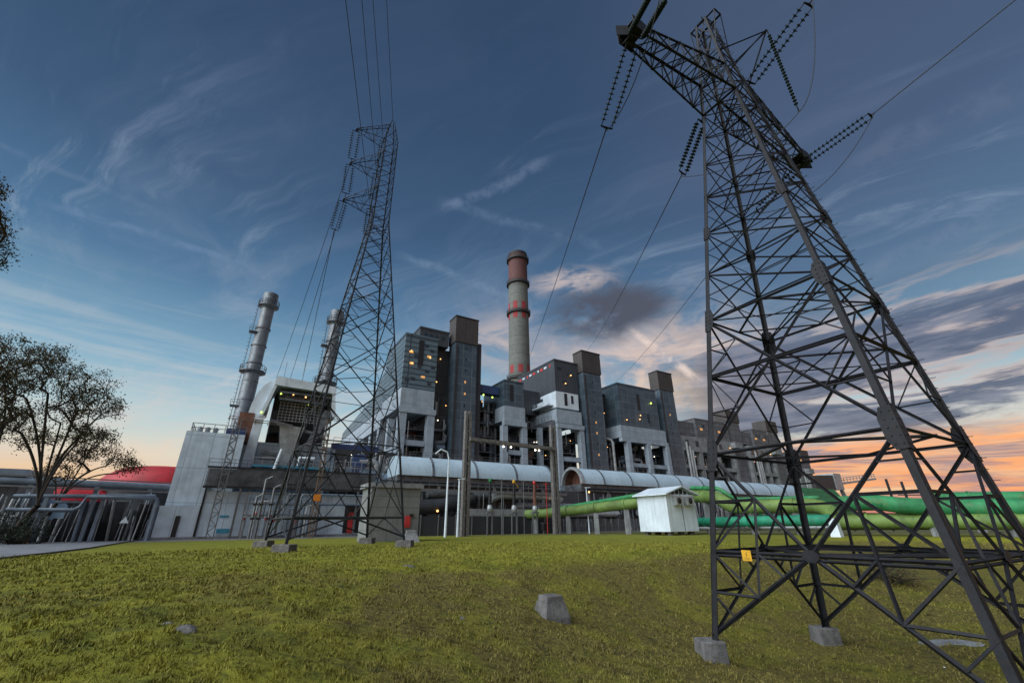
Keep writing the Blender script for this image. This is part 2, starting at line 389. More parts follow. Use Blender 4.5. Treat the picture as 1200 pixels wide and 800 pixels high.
for i in range(4):
    j = (i+1) % 4; g = MB(); cc = A.ctr(zb); a, b = A.p(i, zb), A.p(j, zb); m = (a+b)/2
    out = (m-cc).normalized()
    g.angle(a, b, .085, cc); g.angle(a+Vector((0,0,-.12)), b+Vector((0,0,-.12)), .07, cc)
    # below the belt: K down to the feet
    fa, fb = A.p(i, legb[i]+.1), A.p(j, legb[j]+.1)
    for f, L in ((fa, a), (fb, b)):
        g.angle(m, f, .105, cc); h = lerp(f, m, .5); lm = lerp(f, L, .5)
        g.angle(h, lm, .075, cc); g.angle(h, lerp(L, m, .5), .075, cc); g.angle(h, L, .075, cc)
        g.angle(lerp(f, m, .25), lm, .065, cc); g.angle(lerp(L, m, .5), L+(f-L)*.0+Vector((0,0,0)), .01, cc)
        g.angle(lerp(h, m, .5), lerp(L, m, .5), .07, cc)
    # above the belt: inverted K from the splices
    a1, b1 = A.p(i, 2.4), A.p(j, 2.4)
    for L, U in ((a, a1), (b, b1)):
        g.angle(m, U, .095, cc); h = lerp(U, m, .5); lm = lerp(L, U, .5)
        g.angle(h, lm, .08, cc); g.angle(h, lerp(L, m, .5), .08, cc); g.angle(h, L, .08, cc); g.angle(lerp(U, m, .25), lerp(L, U, .75), .06, cc)
    g.plate(m+out*.03, (b-a), Vector((0,0,1)), [(-.24,-.06),(-.1,-.17),(.1,-.17),(.24,-.06),(.24,.06),(.1,.17),(-.1,.17),(-.24,.06)], .02)
    for k in range(len(lev)-1):
        z0, z1 = lev[k], lev[k+1]; w = (.085, .062, .058, .054, .05, .046, .042)[k]
        xpanel(g, A.p(i, z0), A.p(j, z0), A.p(i, z1), A.p(j, z1), w, A.ctr((z0+z1)/2), 2 if k == 0 else (1 if k < 4 else 0))
        if k == 0:
            zm = 5.45; g.angle(A.p(i, zm), A.p(j, zm), .07, A.ctr(zm))
            for z in (2.4, 8.0): g.angle(A.p(i, z), A.p(j, z), .085, A.ctr(z))
        else: g.angle(A.p(i, z1), A.p(j, z1), .06, A.ctr(z1))
    for k, (z0, z1) in enumerate(((20, 22), (22, 23.6), (23.6, 25.4), (25.4, 27.3))):
        xpanel(g, A.p(i, z0), A.p(j, z0), A.p(i, z1), A.p(j, z1), .055, A.ctr(z0), 0); g.angle(A.p(i, z1), A.p(j, z1), .06, A.ctr(z1))
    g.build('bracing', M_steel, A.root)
for z, w in ((zb, .09), (2.4, .08), (5.45, .06), (8.0, .07), (14.6, .05), (20, .05)):
    g = MB(); M4 = [(A.p(i, z)+A.p(i+1, z))/2 for i in range(4)]
    for i in range(4): g.angle(M4[i], M4[(i+1) % 4], w, A.ctr(z+1))
    if z > 5: g.angle(A.p(0, z), A.p(2, z), w*.8, A.ctr(z+1)); g.angle(A.p(1, z), A.p(3, z), w*.8, A.ctr(z+1))
    g.build('plan_bracing', M_steel, A.root)
def truss_arm(g, lo, hi, tip, tw, th, nseg, w, cc):
    """four chords from body points lo[2], hi[2] to a tip of half width tw and height th"""
    ax = (lo[1]-lo[0]).normalized()*tw; T = [tip-ax, tip+ax, tip-ax+Vector((0,0,th)), tip+ax+Vector((0,0,th))]; B = [lo[0], lo[1], hi[0], hi[1]]
    for p, q in zip(B, T): g.angle(p, q, w, (cc+tip)/2)
    P = lambda k, t: lerp(B[k], T[k], t)
    for s in range(nseg+1):
        t = s/nseg
        for u, v in ((0, 1), (2, 3), (0, 2), (1, 3)): g.angle(P(u, t), P(v, t), w*.5, tip)
        if s < nseg:
            t2 = (s+1)/nseg
            for u, v in (((0, 1), (2, 3), (0, 2), (1, 3)) if s % 2 else ((1, 0), (3, 2), (2, 0), (3, 1))): g.angle(P(u, t), P(v, t2), w*.55, tip)
    return T
for sgn in (-1, 1):
    ids = (0, 3) if sgn < 0 else (1, 2); tip2 = A.c + A.E*7.0*sgn; tip = Vector((tip2.x, tip2.y, 19.95))
    g = MB(); lo = [A.p(i, 20) for i in ids]; hi = [A.p(i, 22.3) for i in ids]
    T = truss_arm(g, lo, hi, tip, .42, .55, 7, .10, A.ctr(21))
    c3 = tip+Vector((A.E.x, A.E.y, 0))*.1*sgn
    for k in (-1, 1):                                              # end box of heavy plates
        ax = (lo[1]-lo[0]).normalized()*.46*k
        g.plate(c3+ax+Vector((0,0,.28)), Vector((A.E.x, A.E.y, 0)), Vector((0,0,1)), [(-.5,-.34),(.35,-.34),(.5,-.1),(.5,.3),(.1,.42),(-.5,.36)], .03)
    g.bar(c3+Vector((0,0,-.02)), c3+Vector((A.E.x*.3*sgn, A.E.y*.3*sgn, .0)), .9, .04)
    g.bar(c3+Vector((-A.E.x*.4, -A.E.y*.4, .5)), c3+Vector((A.E.x*.4, A.E.y*.4, .5)), .9, .04)
    g.bar(c3+Vector((A.E.x*.4*sgn, A.E.y*.4*sgn, -.05)), c3+Vector((A.E.x*.4*sgn, A.E.y*.4*sgn, .6)), .04, .95)
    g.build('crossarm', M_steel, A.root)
g = MB(); Nn = Vector((A.N.x, A.N.y, 0)); Ee = Vector((A.E.x, A.E.y, 0)); top = A.ctr(27.3)
for s_ in (-1, 1):
    g.angle(top+Nn*.75+Ee*.3*s_, top-Nn*.9+Ee*.3*s_, .09, top+Vector((0,0,-1)))
    g.angle(A.p(0 if s_ < 0 else 1, 24.4), top+Nn*.75+Ee*.3*s_, .06, top); g.angle(A.p(3 if s_ < 0 else 2, 24.4), top-Nn*.9+Ee*.3*s_, .06, top)
g.angle(top+Nn*.75+Ee*.3, top+Nn*.75-Ee*.3, .09, top); g.angle(top-Nn*.9+Ee*.3, top-Nn*.9-Ee*.3, .09, top); g.bar(top, top+Vector((0,0,.8)), .05)
g.build('peak_frame', M_steel, A.root)
g = MB(); OT = A.ctr(22.9)-Nn*2.7                                   # small outrigger carrying the jumper string
g.angle(A.p(3, 23.6), OT, .06, OT+Vector((0,0,-1))); g.angle(A.p(2, 23.6), OT, .06, OT+Vector((0,0,-1)))
g.angle(A.p(3, 21.4), OT, .06, OT+Vector((0,0,1))); g.angle(A.p(2, 21.4), OT, .06, OT+Vector((0,0,1)))
g.build('outrigger', M_steel, A.root)
g = MB()                                                           # climbing pegs up one leg
for k in range(74):
    z = 1.2+k*.36; P = A.p(2, z); g.bar(P, P+Ee*.17*(1 if k % 2 else .1)-Nn*.17*(.1 if k % 2 else 1), .02)
g.build('climbing_peg', M_steel, A.root)
# yellow number plate on the belt
def sign(T, za, t, w, h, m, root):
    a, b = T.p(0, za), T.p(3, za); P = lerp(a, b, t); u = (b-a).normalized(); out = u.cross(Vector((0,0,1))); out = out if out.dot(P-T.ctr(za)) > 0 else -out
    g = MB(); g.plate(P+out*.16+Vector((0,0,-.06)), u, Vector((0,0,1)), [(-w/2,-h/2),(w/2,-h/2),(w/2,h/2),(-w/2,h/2)], .012); o = g.build('warning_plate', m, root)
    k = MB(); c = P+out*.17+Vector((0,0,-.06)); z = Vector((0,0,1))
    k.bar(c+u*w*.08+z*h*.36, c-u*w*.07+z*h*.10, w*.05, .004); k.bar(c-u*w*.07+z*h*.10, c+u*w*.08+z*h*.10, w*.05, .004); k.bar(c+u*w*.08+z*h*.10, c-u*w*.06-z*h*.10, w*.05, .004)
    for q in (-.22, -.34): k.bar(c-u*w*.30+z*h*q, c+u*w*.30+z*h*q, h*.05, .004)
    k.build('plate_mark', M_blk, o)
sign(A, zb, .215, .32, .32, M_yel, A.root)

# insulators
def ins_mesh(L, nd, R0=.13):
    g = MB(); prof = [(.0, 0), (.02, 0)]; dz = (L-.3)/nd
    for k in range(nd):
        z = .15+k*dz; prof += [(.02, z), (.035, z+dz*.1), (.04, z+dz*.3), (R0, z+dz*.5), (R0*.97, z+dz*.58), (.035, z+dz*.62), (.02, z+dz*.8)]
    prof += [(.02, L), (0, L)]; g.lathe(prof, seg=14)
    return g
ins_cache = {}
def orient(P, Q): return (Q-P).to_track_quat('Z', 'Y')
def ins_set(P, Q, side, label, group, sep=.42, nd=14, R0=.13, single=False):
    """tension set: two strings side by side between yoke plates"""
    L = (Q-P).length; root = bpy.data.objects.new('insulator_set', None); COL.objects.link(root); root.location = P
    tag(root, label, 'insulator', group); frames[root.name] = Matrix.Translation(-P); d = (Q-P).normalized()
    side = (Vector(side)-d*Vector(side).dot(d)).normalized()
    for s in ((0,) if single else (-1, 1)):
        key = (round(L-.5, 2), nd, R0)
        a = P+d*.25+side*sep/2*s
        if key not in ins_cache:
            gm_ = ins_mesh(L-.5, nd, R0); o = gm_.build('insulator_string', M_glass); ins_cache[key] = o
        else: o = ins_cache[key].copy(); COL.objects.link(o)
        o.parent = root; o.location = a-P; o.rotation_mode = 'QUATERNION'; o.rotation_quaternion = orient(P, Q)
    for c, f in ((P, 1), (Q, -1)):
        g = MB(); c2 = c+d*.22*f
        if single: g.bar(c, c2+d*.05*f, .04)
        else:
            up = d.cross(side); g.plate((c+c2)/2+d*.03*f, side, d*f, [(-sep*.6,.11),(-sep*.6,.05),(-.03,-.0),(-.03,-.16),(.03,-.16),(.03,.0),(sep*.6,.05),(sep*.6,.11)], .02)
        g.build('yoke_plate', M_steel, root)
    return root
def wire(pts, r, label, group='overhead conductors', name='power_line', sag=0, n_=24):
    if len(pts) == 2:
        P, Q = pts; pts = [lerp(P, Q, k/n_)+Vector((0,0,-sag*4*(k/n_)*(1-k/n_))) for k in range(n_+1)]
    g = MB(); g.tube(pts, r, 6); return tag(g.build(name, M_wire), label, 'cable', group)
TL = A.ctr(19.95)-Ee*7.1; TR = A.ctr(19.95)+Ee*7.1; B1, B4 = A.p(0, 19.9), A.p(2, 21.5)
Y1d, Y2d, Y3d = Vector((4.68, 15.11, 17.66)), Vector((9.18, 17.49, 17.09)), Vector((15.38, 21.39, 17.82))
Y1u, Y2u, Y3u = Vector((5.66, 9.32, 18.07)), Vector((14.26, 12.0, 22.47)), Vector((19.84, 16.33, 20.36))
GI = 'insulator sets of the near pylon'
ins_set(TL, Y1d, Ee, 'twin insulator string hanging down from the left crossarm tip of the near pylon', GI, .6)
ins_set(TL, Y1u, Ee, 'twin insulator string rising out of the photo top from the left crossarm tip', GI, .6)
ins_set(B1, Y2d, Ee, 'twin insulator string hanging beside the left leg of the near pylon', GI, .5)
ins_set(B4, Y2u, Ee, 'twin insulator string rising to the photo top from the near pylon head', GI, .55)
ins_set(TR, Y3d, Ee, 'twin insulator string seen through the near pylon, below its right crossarm tip', GI, .5)
ins_set(TR, Y3u, Ee, 'twin insulator string reaching up right from the right crossarm tip', GI, .5)
JB = OT+Vector((0,0,-5.9)); ins_set(OT, JB, Ee, 'long single insulator string hanging from the small outrigger of the near pylon', GI, .3, 24, .085, True)
# far ends on the roofs (see the boiler houses)
R1, R2, R3 = atD(611, 439, 112), W(86, 95.5, 50.4), atD(721, 447, 97)
wire([Y1d, R1], .028, 'conductor sloping from the leftmost insulators of the near pylon to the roof beside the chimney', sag=1.2)
wire([Y2d, R2], .028, 'conductor sloping from the left leg insulators to a brown lift head', sag=1.2)
wire([Y3d, R3], .028, 'conductor sloping from behind the near pylon to the roof of the third boiler house', sag=1.0)
q6 = ray(1190, 0); P6 = Vector(q6*(21.6/q6[2])); d6 = (P6-Y3u); d6.normalize()
wire([Y3u, Y3u+d6*70], .03, 'conductor leaving the near pylon across the upper right corner of the photo', n_=6)
wire([Y1u, Y1u+Vector((.9, -60, 3))], .028, 'conductor leaving the left crossarm tip above the photo top', n_=6)
wire([Y2u, Y2u+Vector((6, -60, 3))], .028, 'conductor leaving the pylon head above the photo top', n_=6)
wire([Y1u, Y1d], .02, 'jumper loop hanging under the left crossarm tip', 'jumper loops', 'jumper_cable', 1.0)
wire([Y3u, Y3d], .02, 'jumper loop hanging under the right crossarm tip', 'jumper loops', 'jumper_cable', 1.6)
wire([Y2u, JB], .02, 'jumper cable curving down from the top insulators to the long string', 'jumper loops', 'jumper_cable', 1.2)
wire([JB, Y2d], .02, 'jumper cable passing through the near pylon body to the left leg insulators', 'jumper loops', 'jumper_cable', 1.0)

# second pylon
def hB(z): return 4.5+(z+1.1)*(.95-4.5)/33. if z < 31.9 else (.95-.012*(z-31.9) if z < 44.5 else max(.12, .80-(z-44.5)*.16))
B = Tower('lattice_pylon', 'slender dark lattice pylon farther off, standing on the grass left of the boiler houses', (-15.25, 39.4), -.93, hB, 'steel lattice pylons')
for i in range(4):
    q = B.p(i, -1.1); gz = terr(q.x, q.y); g = MB()
    zs = [gz+.5, 6.5, 14, 31.9, 44.5, 48.4]; ws = [.19, .17, .14, .11, .08]
    for k in range(5): g.angle(B.p(i, zs[k]), B.p(i, zs[k+1]), ws[k], B.ctr(zs[k]))
    g.build('leg', M_steel2, B.root)
    g = MB(); g.box(q.x-.65, q.x+.65, q.y-.65, q.y+.65, gz-.4, gz+.5, .04, .04); g.build('concrete_footing', M_block, B.root, bevel=.04)
levB = [6.5, 12.5, 17.5, 21.5, 24.5, 27, 29.2, 31.0, 32.6, 34.2, 35.8, 37.4, 39, 40.6, 42.2, 43.8, 45.4, 47.0]
for i in range(4):
    j = (i+1) % 4; g = MB(); zb2 = .6; a, b = B.p(i, zb2), B.p(j, zb2); cc = B.ctr(2)
    g.angle(a, b, .10, cc); m2 = (B.p(i, 6.5)+B.p(j, 6.5))/2; m1 = (a+b)/2
    g.angle(a, m2, .09, cc); g.angle(b, m2, .09, cc); g.angle(B.p(i, 6.5), B.p(j, 6.5), .10, cc)
    g.angle(B.p(i, -.9), m1, .10, cc); g.angle(B.p(j, -.9), m1, .10, cc)
    for L, U in ((a, B.p(i, 6.5)), (b, B.p(j, 6.5))):
        h = lerp(L, m2, .5); g.angle(h, lerp(L, U, .5), .06, cc); g.angle(h, U, .06, cc); g.angle(h, m1, .06, cc)
    for k in range(len(levB)-1):
        z0, z1 = levB[k], levB[k+1]; w = .085 if k < 4 else (.065 if k < 8 else .05)
        if k < 9: xpanel(g, B.p(i, z0), B.p(j, z0), B.p(i, z1), B.p(j, z1), w, B.ctr(z0), 2 if k < 3 else 1)
        else: g.angle(B.p(i, z0), B.p(j, z1), w, B.ctr(z0)); g.angle(B.p(i, z1), B.p(j, z1), w*.8, B.ctr(z0))
    g.build('bracing', M_steel2, B.root)
for z in (.6, 6.5, 12.5, 21.5, 31):
    g = MB(); M4 = [(B.p(i, z)+B.p(i+1, z))/2 for i in range(4)]
    for i in range(4): g.angle(M4[i], M4[(i+1) % 4], .06, B.ctr(z+1))
    g.build('plan_bracing', M_steel2, B.root)
Nb = Vector((B.N.x, B.N.y, 0)); Eb = Vector((B.E.x, B.E.y, 0)); GB = 'insulator sets of the far pylon'
tips = []
for k, (z, nm) in enumerate(((44.0, 'top'), (38.6, 'middle'), (33.2, 'lowest'))):
    tip = B.ctr(z)-Nb*4.15; g = MB(); ids = (3, 2) if (B.p(3, z)-tip).length < (B.p(1, z)-tip).length else (0, 1)
    truss_arm(g, [B.p(ids[0], z), B.p(ids[1], z)], [B.p(ids[0], z+3.3), B.p(ids[1], z+3.3)], tip, .18, .12, 3, .075, B.ctr(z)); g.build('crossarm', M_steel2, B.root)
    r = ray(*((413, 181), (407, 214), (394, 262))[k]); t_ = (r @ np.array(tip))/(r @ r); Q = Vector(r*t_)
    dd = (Q-tip); Q = tip+dd.normalized()*3.6 if dd.length < 3.6 else Q
    Q = Vector(Q)+Vector((0, 0, 0)); tips.append((tip, Q))
    ins_set(tip, Q, (1, .4, 0), f'twin insulator string under the {nm} arm tip of the slender pylon', GB, .75, 10, .28)
    lp = B.p(3, z+1.2); Q2 = lp+(Vector((-3.2, 8, -9)).normalized()*3.4)
    ins_set(lp, Q2, (1, .4, 0), f'insulator string beside the slender pylon mast at its {nm} arm', GB, .65, 10, .26)
    tips.append((lp, Q2))
ends = [atD(318, 449, 92), atD(318, 449, 92), atD(335, 450, 92), atD(335, 450, 92), atD(350, 452, 92), atD(352, 452, 92)]
for k, (tp, Q) in enumerate(tips[::2]):
    wire([Q, atD((319, 336, 352)[k], 456, 93)], .035, ('conductor from the top arm of the slender pylon down to the intake housing', 'conductor from the middle arm of the slender pylon down to the intake housing', 'conductor from the lowest arm of the slender pylon down to the intake housing')[k], sag=1.5)
    tp = tips[2*k+1][0]; r = ray((437, 424, 405)[k], 0); zq = tp.z+1; PQ = Vector(r*(zq/r[2])); dq = (PQ-tp).normalized()
    wire([tp, tp+dq*150], .03, ('third wire from the left rising from the slender pylon', 'second wire from the left rising from the slender pylon', 'leftmost wire rising from the slender pylon to the photo top')[k], n_=4)
tp = B.ctr(48.4); r = ray(453, 0); PQ = Vector(r*(49/r[2])); wire([tp, tp+(PQ-tp).normalized()*150], .03, 'thin earth wire rising from the peak of the slender pylon', n_=4)

# ------------------------------------------------------------------ plant: helpers in yard coordinates (a, b, z)
def rail(g, p, q, h=1.05, step=2.2, w=.06):
    p = Vector(p); q = Vector(q); L = (q-p).length; k = max(1, int(L/step)); Z = Vector((0,0,1))
    for i in range(k+1): c = lerp(p, q, i/k); g.bar(c, c+Z*h, w)
    for t in (1, .5): g.bar(p+Z*h*t, q+Z*h*t, w)
def lamp(root, pts, m=None, s=.22):
    for p in pts:
        g = MB(); g.lathe([(0, -s), (s*.8, -s*.6), (s, 0), (s*.8, s*.6), (0, s)], p, 8); o = g.build('lamp', m or G_warm, root)
def clutter(root, a0, a1, b0, b1, z0, z1, seed, dens=1.):
    """boiler plant seen through an open frame: drums, pipes, ducts, decks with railings"""
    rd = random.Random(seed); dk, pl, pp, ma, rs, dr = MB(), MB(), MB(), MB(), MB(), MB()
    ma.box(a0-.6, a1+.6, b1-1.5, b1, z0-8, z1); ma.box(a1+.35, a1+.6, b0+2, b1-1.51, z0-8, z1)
    z = z0+rd.uniform(1, 2)
    while z < z1-1.5:
        aa, ab = (a0+.2, a1-.2); bb = b0+rd.uniform(.8, 2.5)
        dk.box(aa, ab, bb, b1-1.5, z, z+.22); rail(dk, (aa, bb+.1, z+.2), (ab, bb+.1, z+.2)); z += rd.uniform(2.8, 4.2)
    w = a1-a0
    for k in range(int(w*1.1*dens)):
        x = rd.uniform(a0+.5, a1-.5); y = rd.uniform(b0+.8, b1-2); r = rd.choice((.12, .18, .3, .45)); za = rd.uniform(z0, z1-4); zb_ = rd.uniform(za+3, z1)
        (pl if rd.random() < .45 else pp).tube([(x, y, za), (x, y, zb_)], r, 8)
    for k in range(int(w*.9*dens)):
        z = rd.uniform(z0+1, z1-1); y = rd.uniform(b0+.8, b1-3); xa = rd.uniform(a0, a1-2); xb = rd.uniform(xa+1.5, a1); r = rd.choice((.15, .25, .4, .6))
        h = rd.uniform(1, 3)*rd.choice((-1, 1)); pts = [(xa, y, z), (xb-.5, y, z), (xb-.15, y, z+.15*np.sign(h)), (xb, y, z+.5*np.sign(h)), (xb, y, z+h)]
        (pl if rd.random() < .4 else pp).tube(pts, r, 8)
    for k in range(int(w*.6*dens)):
        x = rd.uniform(a0+.5, a1-2.5); y = rd.uniform(b0+1.5, b1-3.5); z = rd.uniform(z0, z1-3); q = rd.random()
        if q < .45: dr.tube([(x, y, z), (x+rd.uniform(1.5, 3), y, z)], rd.uniform(.6, 1.2), 12)
        elif q < .7: rs.box(x, x+rd.uniform(1, 2.2), y, y+2, z, z+rd.uniform(1, 2.5))
        else: ma.box(x, x+rd.uniform(1, 3), y, y+2, z, z+rd.uniform(1, 3))
    for k in range(int(w*.5)):
        x = rd.uniform(a0, a1-3); z = rd.uniform(z0, z1-4); y = b0+rd.uniform(.4, 1.5); pp.bar((x, y, z), (x+rd.uniform(-2, 3), y, z+rd.uniform(2, 4)), .18)
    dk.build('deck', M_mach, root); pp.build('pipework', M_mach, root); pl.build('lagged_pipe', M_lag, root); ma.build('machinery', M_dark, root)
    if dr.v: dr.build('drum', M_bluep, root)
    if rs.v: rs.build('rusty_duct', M_rust, root)
    ps = [(rd.uniform(a0+.6, a1-.6), b0+rd.uniform(.2, 1.5), rd.uniform(z0+1, z1-1)) for _ in range(max(2, int(w*.45)))]
    lamp(root, ps[::2], G_warm, .13); lamp(root, ps[1::2], G_wht, .13)
def frame_cols(root, cols, b0, b1, z0, z1, w=1.5, m=None):
    for a in cols:
        g = MB(); g.box(a-w/2, a+w/2, b0, b1, z0, z1); g.build('column', m or M_conc, root)
def beams(root, a0, a1, b, zs, h=1.1, d=1.3, m=None):
    for z in zs: g = MB(); g.box(a0, a1, b, b+d, z-h/2, z+h/2); g.build('beam', m or M_conc, root)
def windows(root, spots, w, h, b, m=None, face='b'):
    for (u, z) in spots:
        g = MB()
        if face == 'b': g.box(u-w/2, u+w/2, b-.06, b+.1, z-h/2, z+h/2)
        else: g.box(b-.06, b+.1, u-w/2, u+w/2, z-h/2, z+h/2)
        g.build('window', m or M_glazing, root)
def coping(g, a0, a1, b0, b1, z, w=.35, h=.45):
    g.box(a0-.15, a1+.15, b0-.15, b0-.15+w, z, z+h); g.box(a0-.15, a0-.15+w, b0-.15+w, b1, z, z+h); g.box(a1+.15-w, a1+.15, b0-.15+w, b1, z, z+h)
def stair_tower(root, a0, a1, b0, b1, z, cap, m, lit=True, seed=1):
    g = MB(); g.box(a0, a1, b0, b1, GZ, z); g.build('stair_tower', m, root)
    g = MB(); g.box(a0-.25, a1+.2, b0-.25, b1, z+.01, cap); o = g.build('lift_head', M_brown, root)
    k = MB(); coping(k, a0-.25, a1+.2, b0-.25, b1, cap, .3, .3); k.build('coping', M_ring, o)
    am = (a0+a1)/2; rd = random.Random(seed); zz = 15.
    while zz < z-1:
        q = MB(); q.box(am-.2, am+.2, b0-.05, b0+.1, zz-.3, zz+.3); q.build('window', G_win if rd.random() < .22 else M_glazing, root); zz += 3.1
    g = MB(); g.box(a0+.15, a0+.55, b0-.3, b0, GZ, z-1); g.build('cable_riser', M_ring, root)

# ---- boiler house one (behind the slender pylon)
H = thing('boiler_house', 'tallest slate blue boiler house, first of the row, right of the slender pylon', 'boiler house', (38, 95, GZ), 'boiler houses', True)
g = MB(); g.box(27.6, 36, 95, 110.5, 30, 43.4); coping(g, 27.6, 36, 95, 110.5, 43.4); g.build('upper_wall', M_sidingA, H)
g = MB(); g.box(31.8, 39.8, 97.2, 112, 43.0, 47.0); coping(g, 31.8, 39.8, 97.2, 112, 47.0); g.box(36.0, 42.0, 99.3, 112, GZ, 43.0); g.build('bunker_wall', M_panelD, H)
g = MB(); g.box(31.1, 32.4, 94.9, 95.2, 36, 42.6); g.build('dark_slot', M_blk, H)  # recessed slot drawn as a black panel, its shade put into the colour
windows(H, [(29.3, 39.0), (29.6, 36.1), (33.9, 38.6), (32.7, 33.1)], 1.0, .55, 95, G_win)
windows(H, [(33.1, 41.3), (34.6, 40.2), (30.6, 38.2), (31.6, 35.6), (33.6, 34.7), (35.1, 35.9), (30.2, 32.3), (34.4, 31.6), (28.8, 31.8)], 1.0, .8, 95)
windows(H, [(33.4, 45.3), (34.9, 45.3), (36.4, 45.2), (38.2, 45.4)], .9, 1.1, 97.2)
lamp(H, [(29.2, 94.6, 39.1), (29.6, 94.6, 36.0), (34.1, 94.6, 38.2), (36.8, 98.5, 31.5), (37.6, 98.5, 33.6), (38.3, 98.5, 40.0), (37.2, 98.4, 28.2)], G_warm, .17)
g = MB(); g.box(27.6, 35.8, 94.6, 110.5, 25.1, 29.7); g.build('spandrel_wall', M_conc, H)
beams(H, 27.3, 36.3, 94.2, [24.5], 1.3); beams(H, 29.4, 34.4, 94.9, [17.2], 1.2)
g = MB(); g.box(29.3, 34.6, 95.2, 97, 11.0, 11.6); rail(g, (29.3, 95.2, 17.8), (34.6, 95.2, 17.8)); g.build('walkway', M_rail, H)
frame_cols(H, [28.5, 35.3], 94.4, 96.2, GZ, 24, 1.7)
for b_ in (103, 111.5, 120, 129, 138, 148, 158): g = MB(); g.box(27.7, 29.3, b_, b_+1.6, GZ, 24 if b_ < 112 else 22.6); g.build('column', M_conc, H)
g = MB(); g.box(27.6, 35.8, 110.6, 162, 23.2, 27.8); g.build('side_spandrel', M_conc, H)
g = MB(); g.prism([(110.6, 27.9), (162, 27.9), (162, 30.5), (124, 33.5), (112.5, 38.5), (110.6, 38.5)], 27.6, 36)
g.v = [(y, x, z) for x, y, z in g.v]; g.f = [tuple(reversed(f)) for f in g.f]; g.build('side_hall', M_sidingA, H)
g = MB(); g.box(27.5, 28.6, 97, 162, 15.2, 16.4); g.build('side_beam', M_conc, H)
clutter(H, 28.6, 35.6, 95.5, 108, 5, 24, 11, 1.3)
g = MB(); rd = random.Random(5)
for b_ in range(99, 160, 4):
    g.box(29.6, 32, b_, b_+rd.uniform(1.5, 3), 10, rd.uniform(13, 22))
    g.tube([(28.9, b_+3, 8), (28.9, b_+3, rd.uniform(14, 22))], rd.uniform(.2, .7), 8)
g.build('side_machinery', M_mach, H)
g = MB(); g.bar((28.0, 140, 14), (28.0, 147, 23), 1.1, .5); g.bar((28.0, 147, 14), (28.0, 141, 21), .6, .4); g.build('red_duct', M_redp, H)
stair_tower(H, 40.9, 47.1, 95, 99.2, 44.3, 51.6, M_panel, seed=3)
g = MB(); g.box(47.1, 49.3, 96.6, 108, GZ, 45.8); g.build('service_shaft', M_panelD, H)
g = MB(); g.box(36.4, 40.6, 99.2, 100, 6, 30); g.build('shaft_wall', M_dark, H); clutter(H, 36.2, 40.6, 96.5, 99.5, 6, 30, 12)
g = MB(); g.box(47.3, 55.4, 97.5, 100, 32.4, 34.6); g.build('blue_bridge', M_blue, H); lamp(H, [(50.5, 97.2, 31.7), (53.2, 97.2, 31.4), (47.9, 97, 31.5)], G_yel, .25)
clutter(H, 49.4, 54.6, 97.5, 108, 6, 31, 13); g = MB(); g.box(49.3, 56, 108.1, 111, GZ, 33.5); g.build('rear_wall', M_panelD, H)

# ---- boiler house two (right of it, chimney behind)
H = thing('boiler_house', 'grey boiler house right of the tall chimney, with a long dark hall', 'boiler house', (72, 95, GZ), 'boiler houses', True)
g = MB(); g.box(55.7, 61.8, 95, 107, 29, 35.9); coping(g, 55.7, 61.8, 95, 107, 35.9, .3, .35); g.build('upper_wall', M_panel, H)
g = MB(); g.box(57.4, 58.4, 94.9, 95.2, 30.5, 35); g.build('dark_slot', M_blk, H)
g = MB(); g.box(55.4, 61.9, 94.6, 107, 25.0, 28.9); g.build('spandrel_wall', M_conc, H)
beams(H, 55.2, 62.2, 94.2, [24.3], 1.2); beams(H, 55.8, 61, 95, [17.0], 1.1); frame_cols(H, [55.6, 61.6], 94.4, 96, GZ, 23.7, 1.5)
for b_ in (100.5, 106): g = MB(); g.box(54.9, 56.3, b_, b_+1.4, GZ, 24); g.build('column', M_conc, H)
clutter(H, 56.4, 60.9, 95.8, 106, 5, 23.7, 21, 1.3); clutter(H, 62.5, 72.3, 97.5, 110, 5, 29, 22, 1.1)
g = MB(); g.box(73.4, 82.2, 95.6, 116, 33.8, 45.4); coping(g, 73.4, 82.2, 95.6, 116, 45.4); g.build('coal_bunker_hall', M_panelD, H)
g = MB(); g.box(62.4, 73.3, 104, 116, 30, 37.5); g.build('rear_hall', M_panelD, H)
for k, b_ in enumerate(np.linspace(97.5, 114, 9)):
    g = MB(); g.box(73.32, 73.5, b_, b_+(1.3 if k % 3 else .7), 44.0 if k % 2 else 43.8, 44.6); g.build('roof_vent_slot', M_white if k % 2 else M_redp, H)
for k, b_ in enumerate(np.linspace(97, 113.5, 8)):
    g = MB(); g.box(73.32, 73.5, b_, b_+1.5, 35.0, 35.7); g.build('window', M_white, H)
windows(H, [(75.2, 43), (78.8, 41.6), (76.8, 38.8)], 1.6, 1.0, 95.6); lamp(H, [(79.2, 95.2, 41.4), (77, 95.2, 38.5)], G_warm, .2)
g = MB(); g.box(72.6, 80.9, 94.6, 101, 30.6, 35.4); g.build('control_cabin', M_white, H)
windows(H, [(76.2, 33.3)], 1.1, 3.6, 94.6, M_blk); windows(H, [(78.6, 33.5)], .9, 2.4, 94.6)
g = MB(); g.box(72.6, 73.4, 101.2, 113, 31.5, 33.6); g.box(70.6, 72.6, 96, 112, 31.3, 31.7); rail(g, (70.7, 96, 31.7), (70.7, 112, 31.7)); g.build('side_gallery', M_white, H)
g = MB(); g.box(72.2, 81.4, 94.2, 110, 26.2, 30.0); g.build('spandrel_wall', M_conc, H)
g = MB(); g.box(70.8, 72.2, 95, 112, 25.2, 26.8); rail(g, (70.9, 95, 26.8), (70.9, 112, 26.8), 1.3, 1.5, .09); g.build('balcony', M_mach, H)
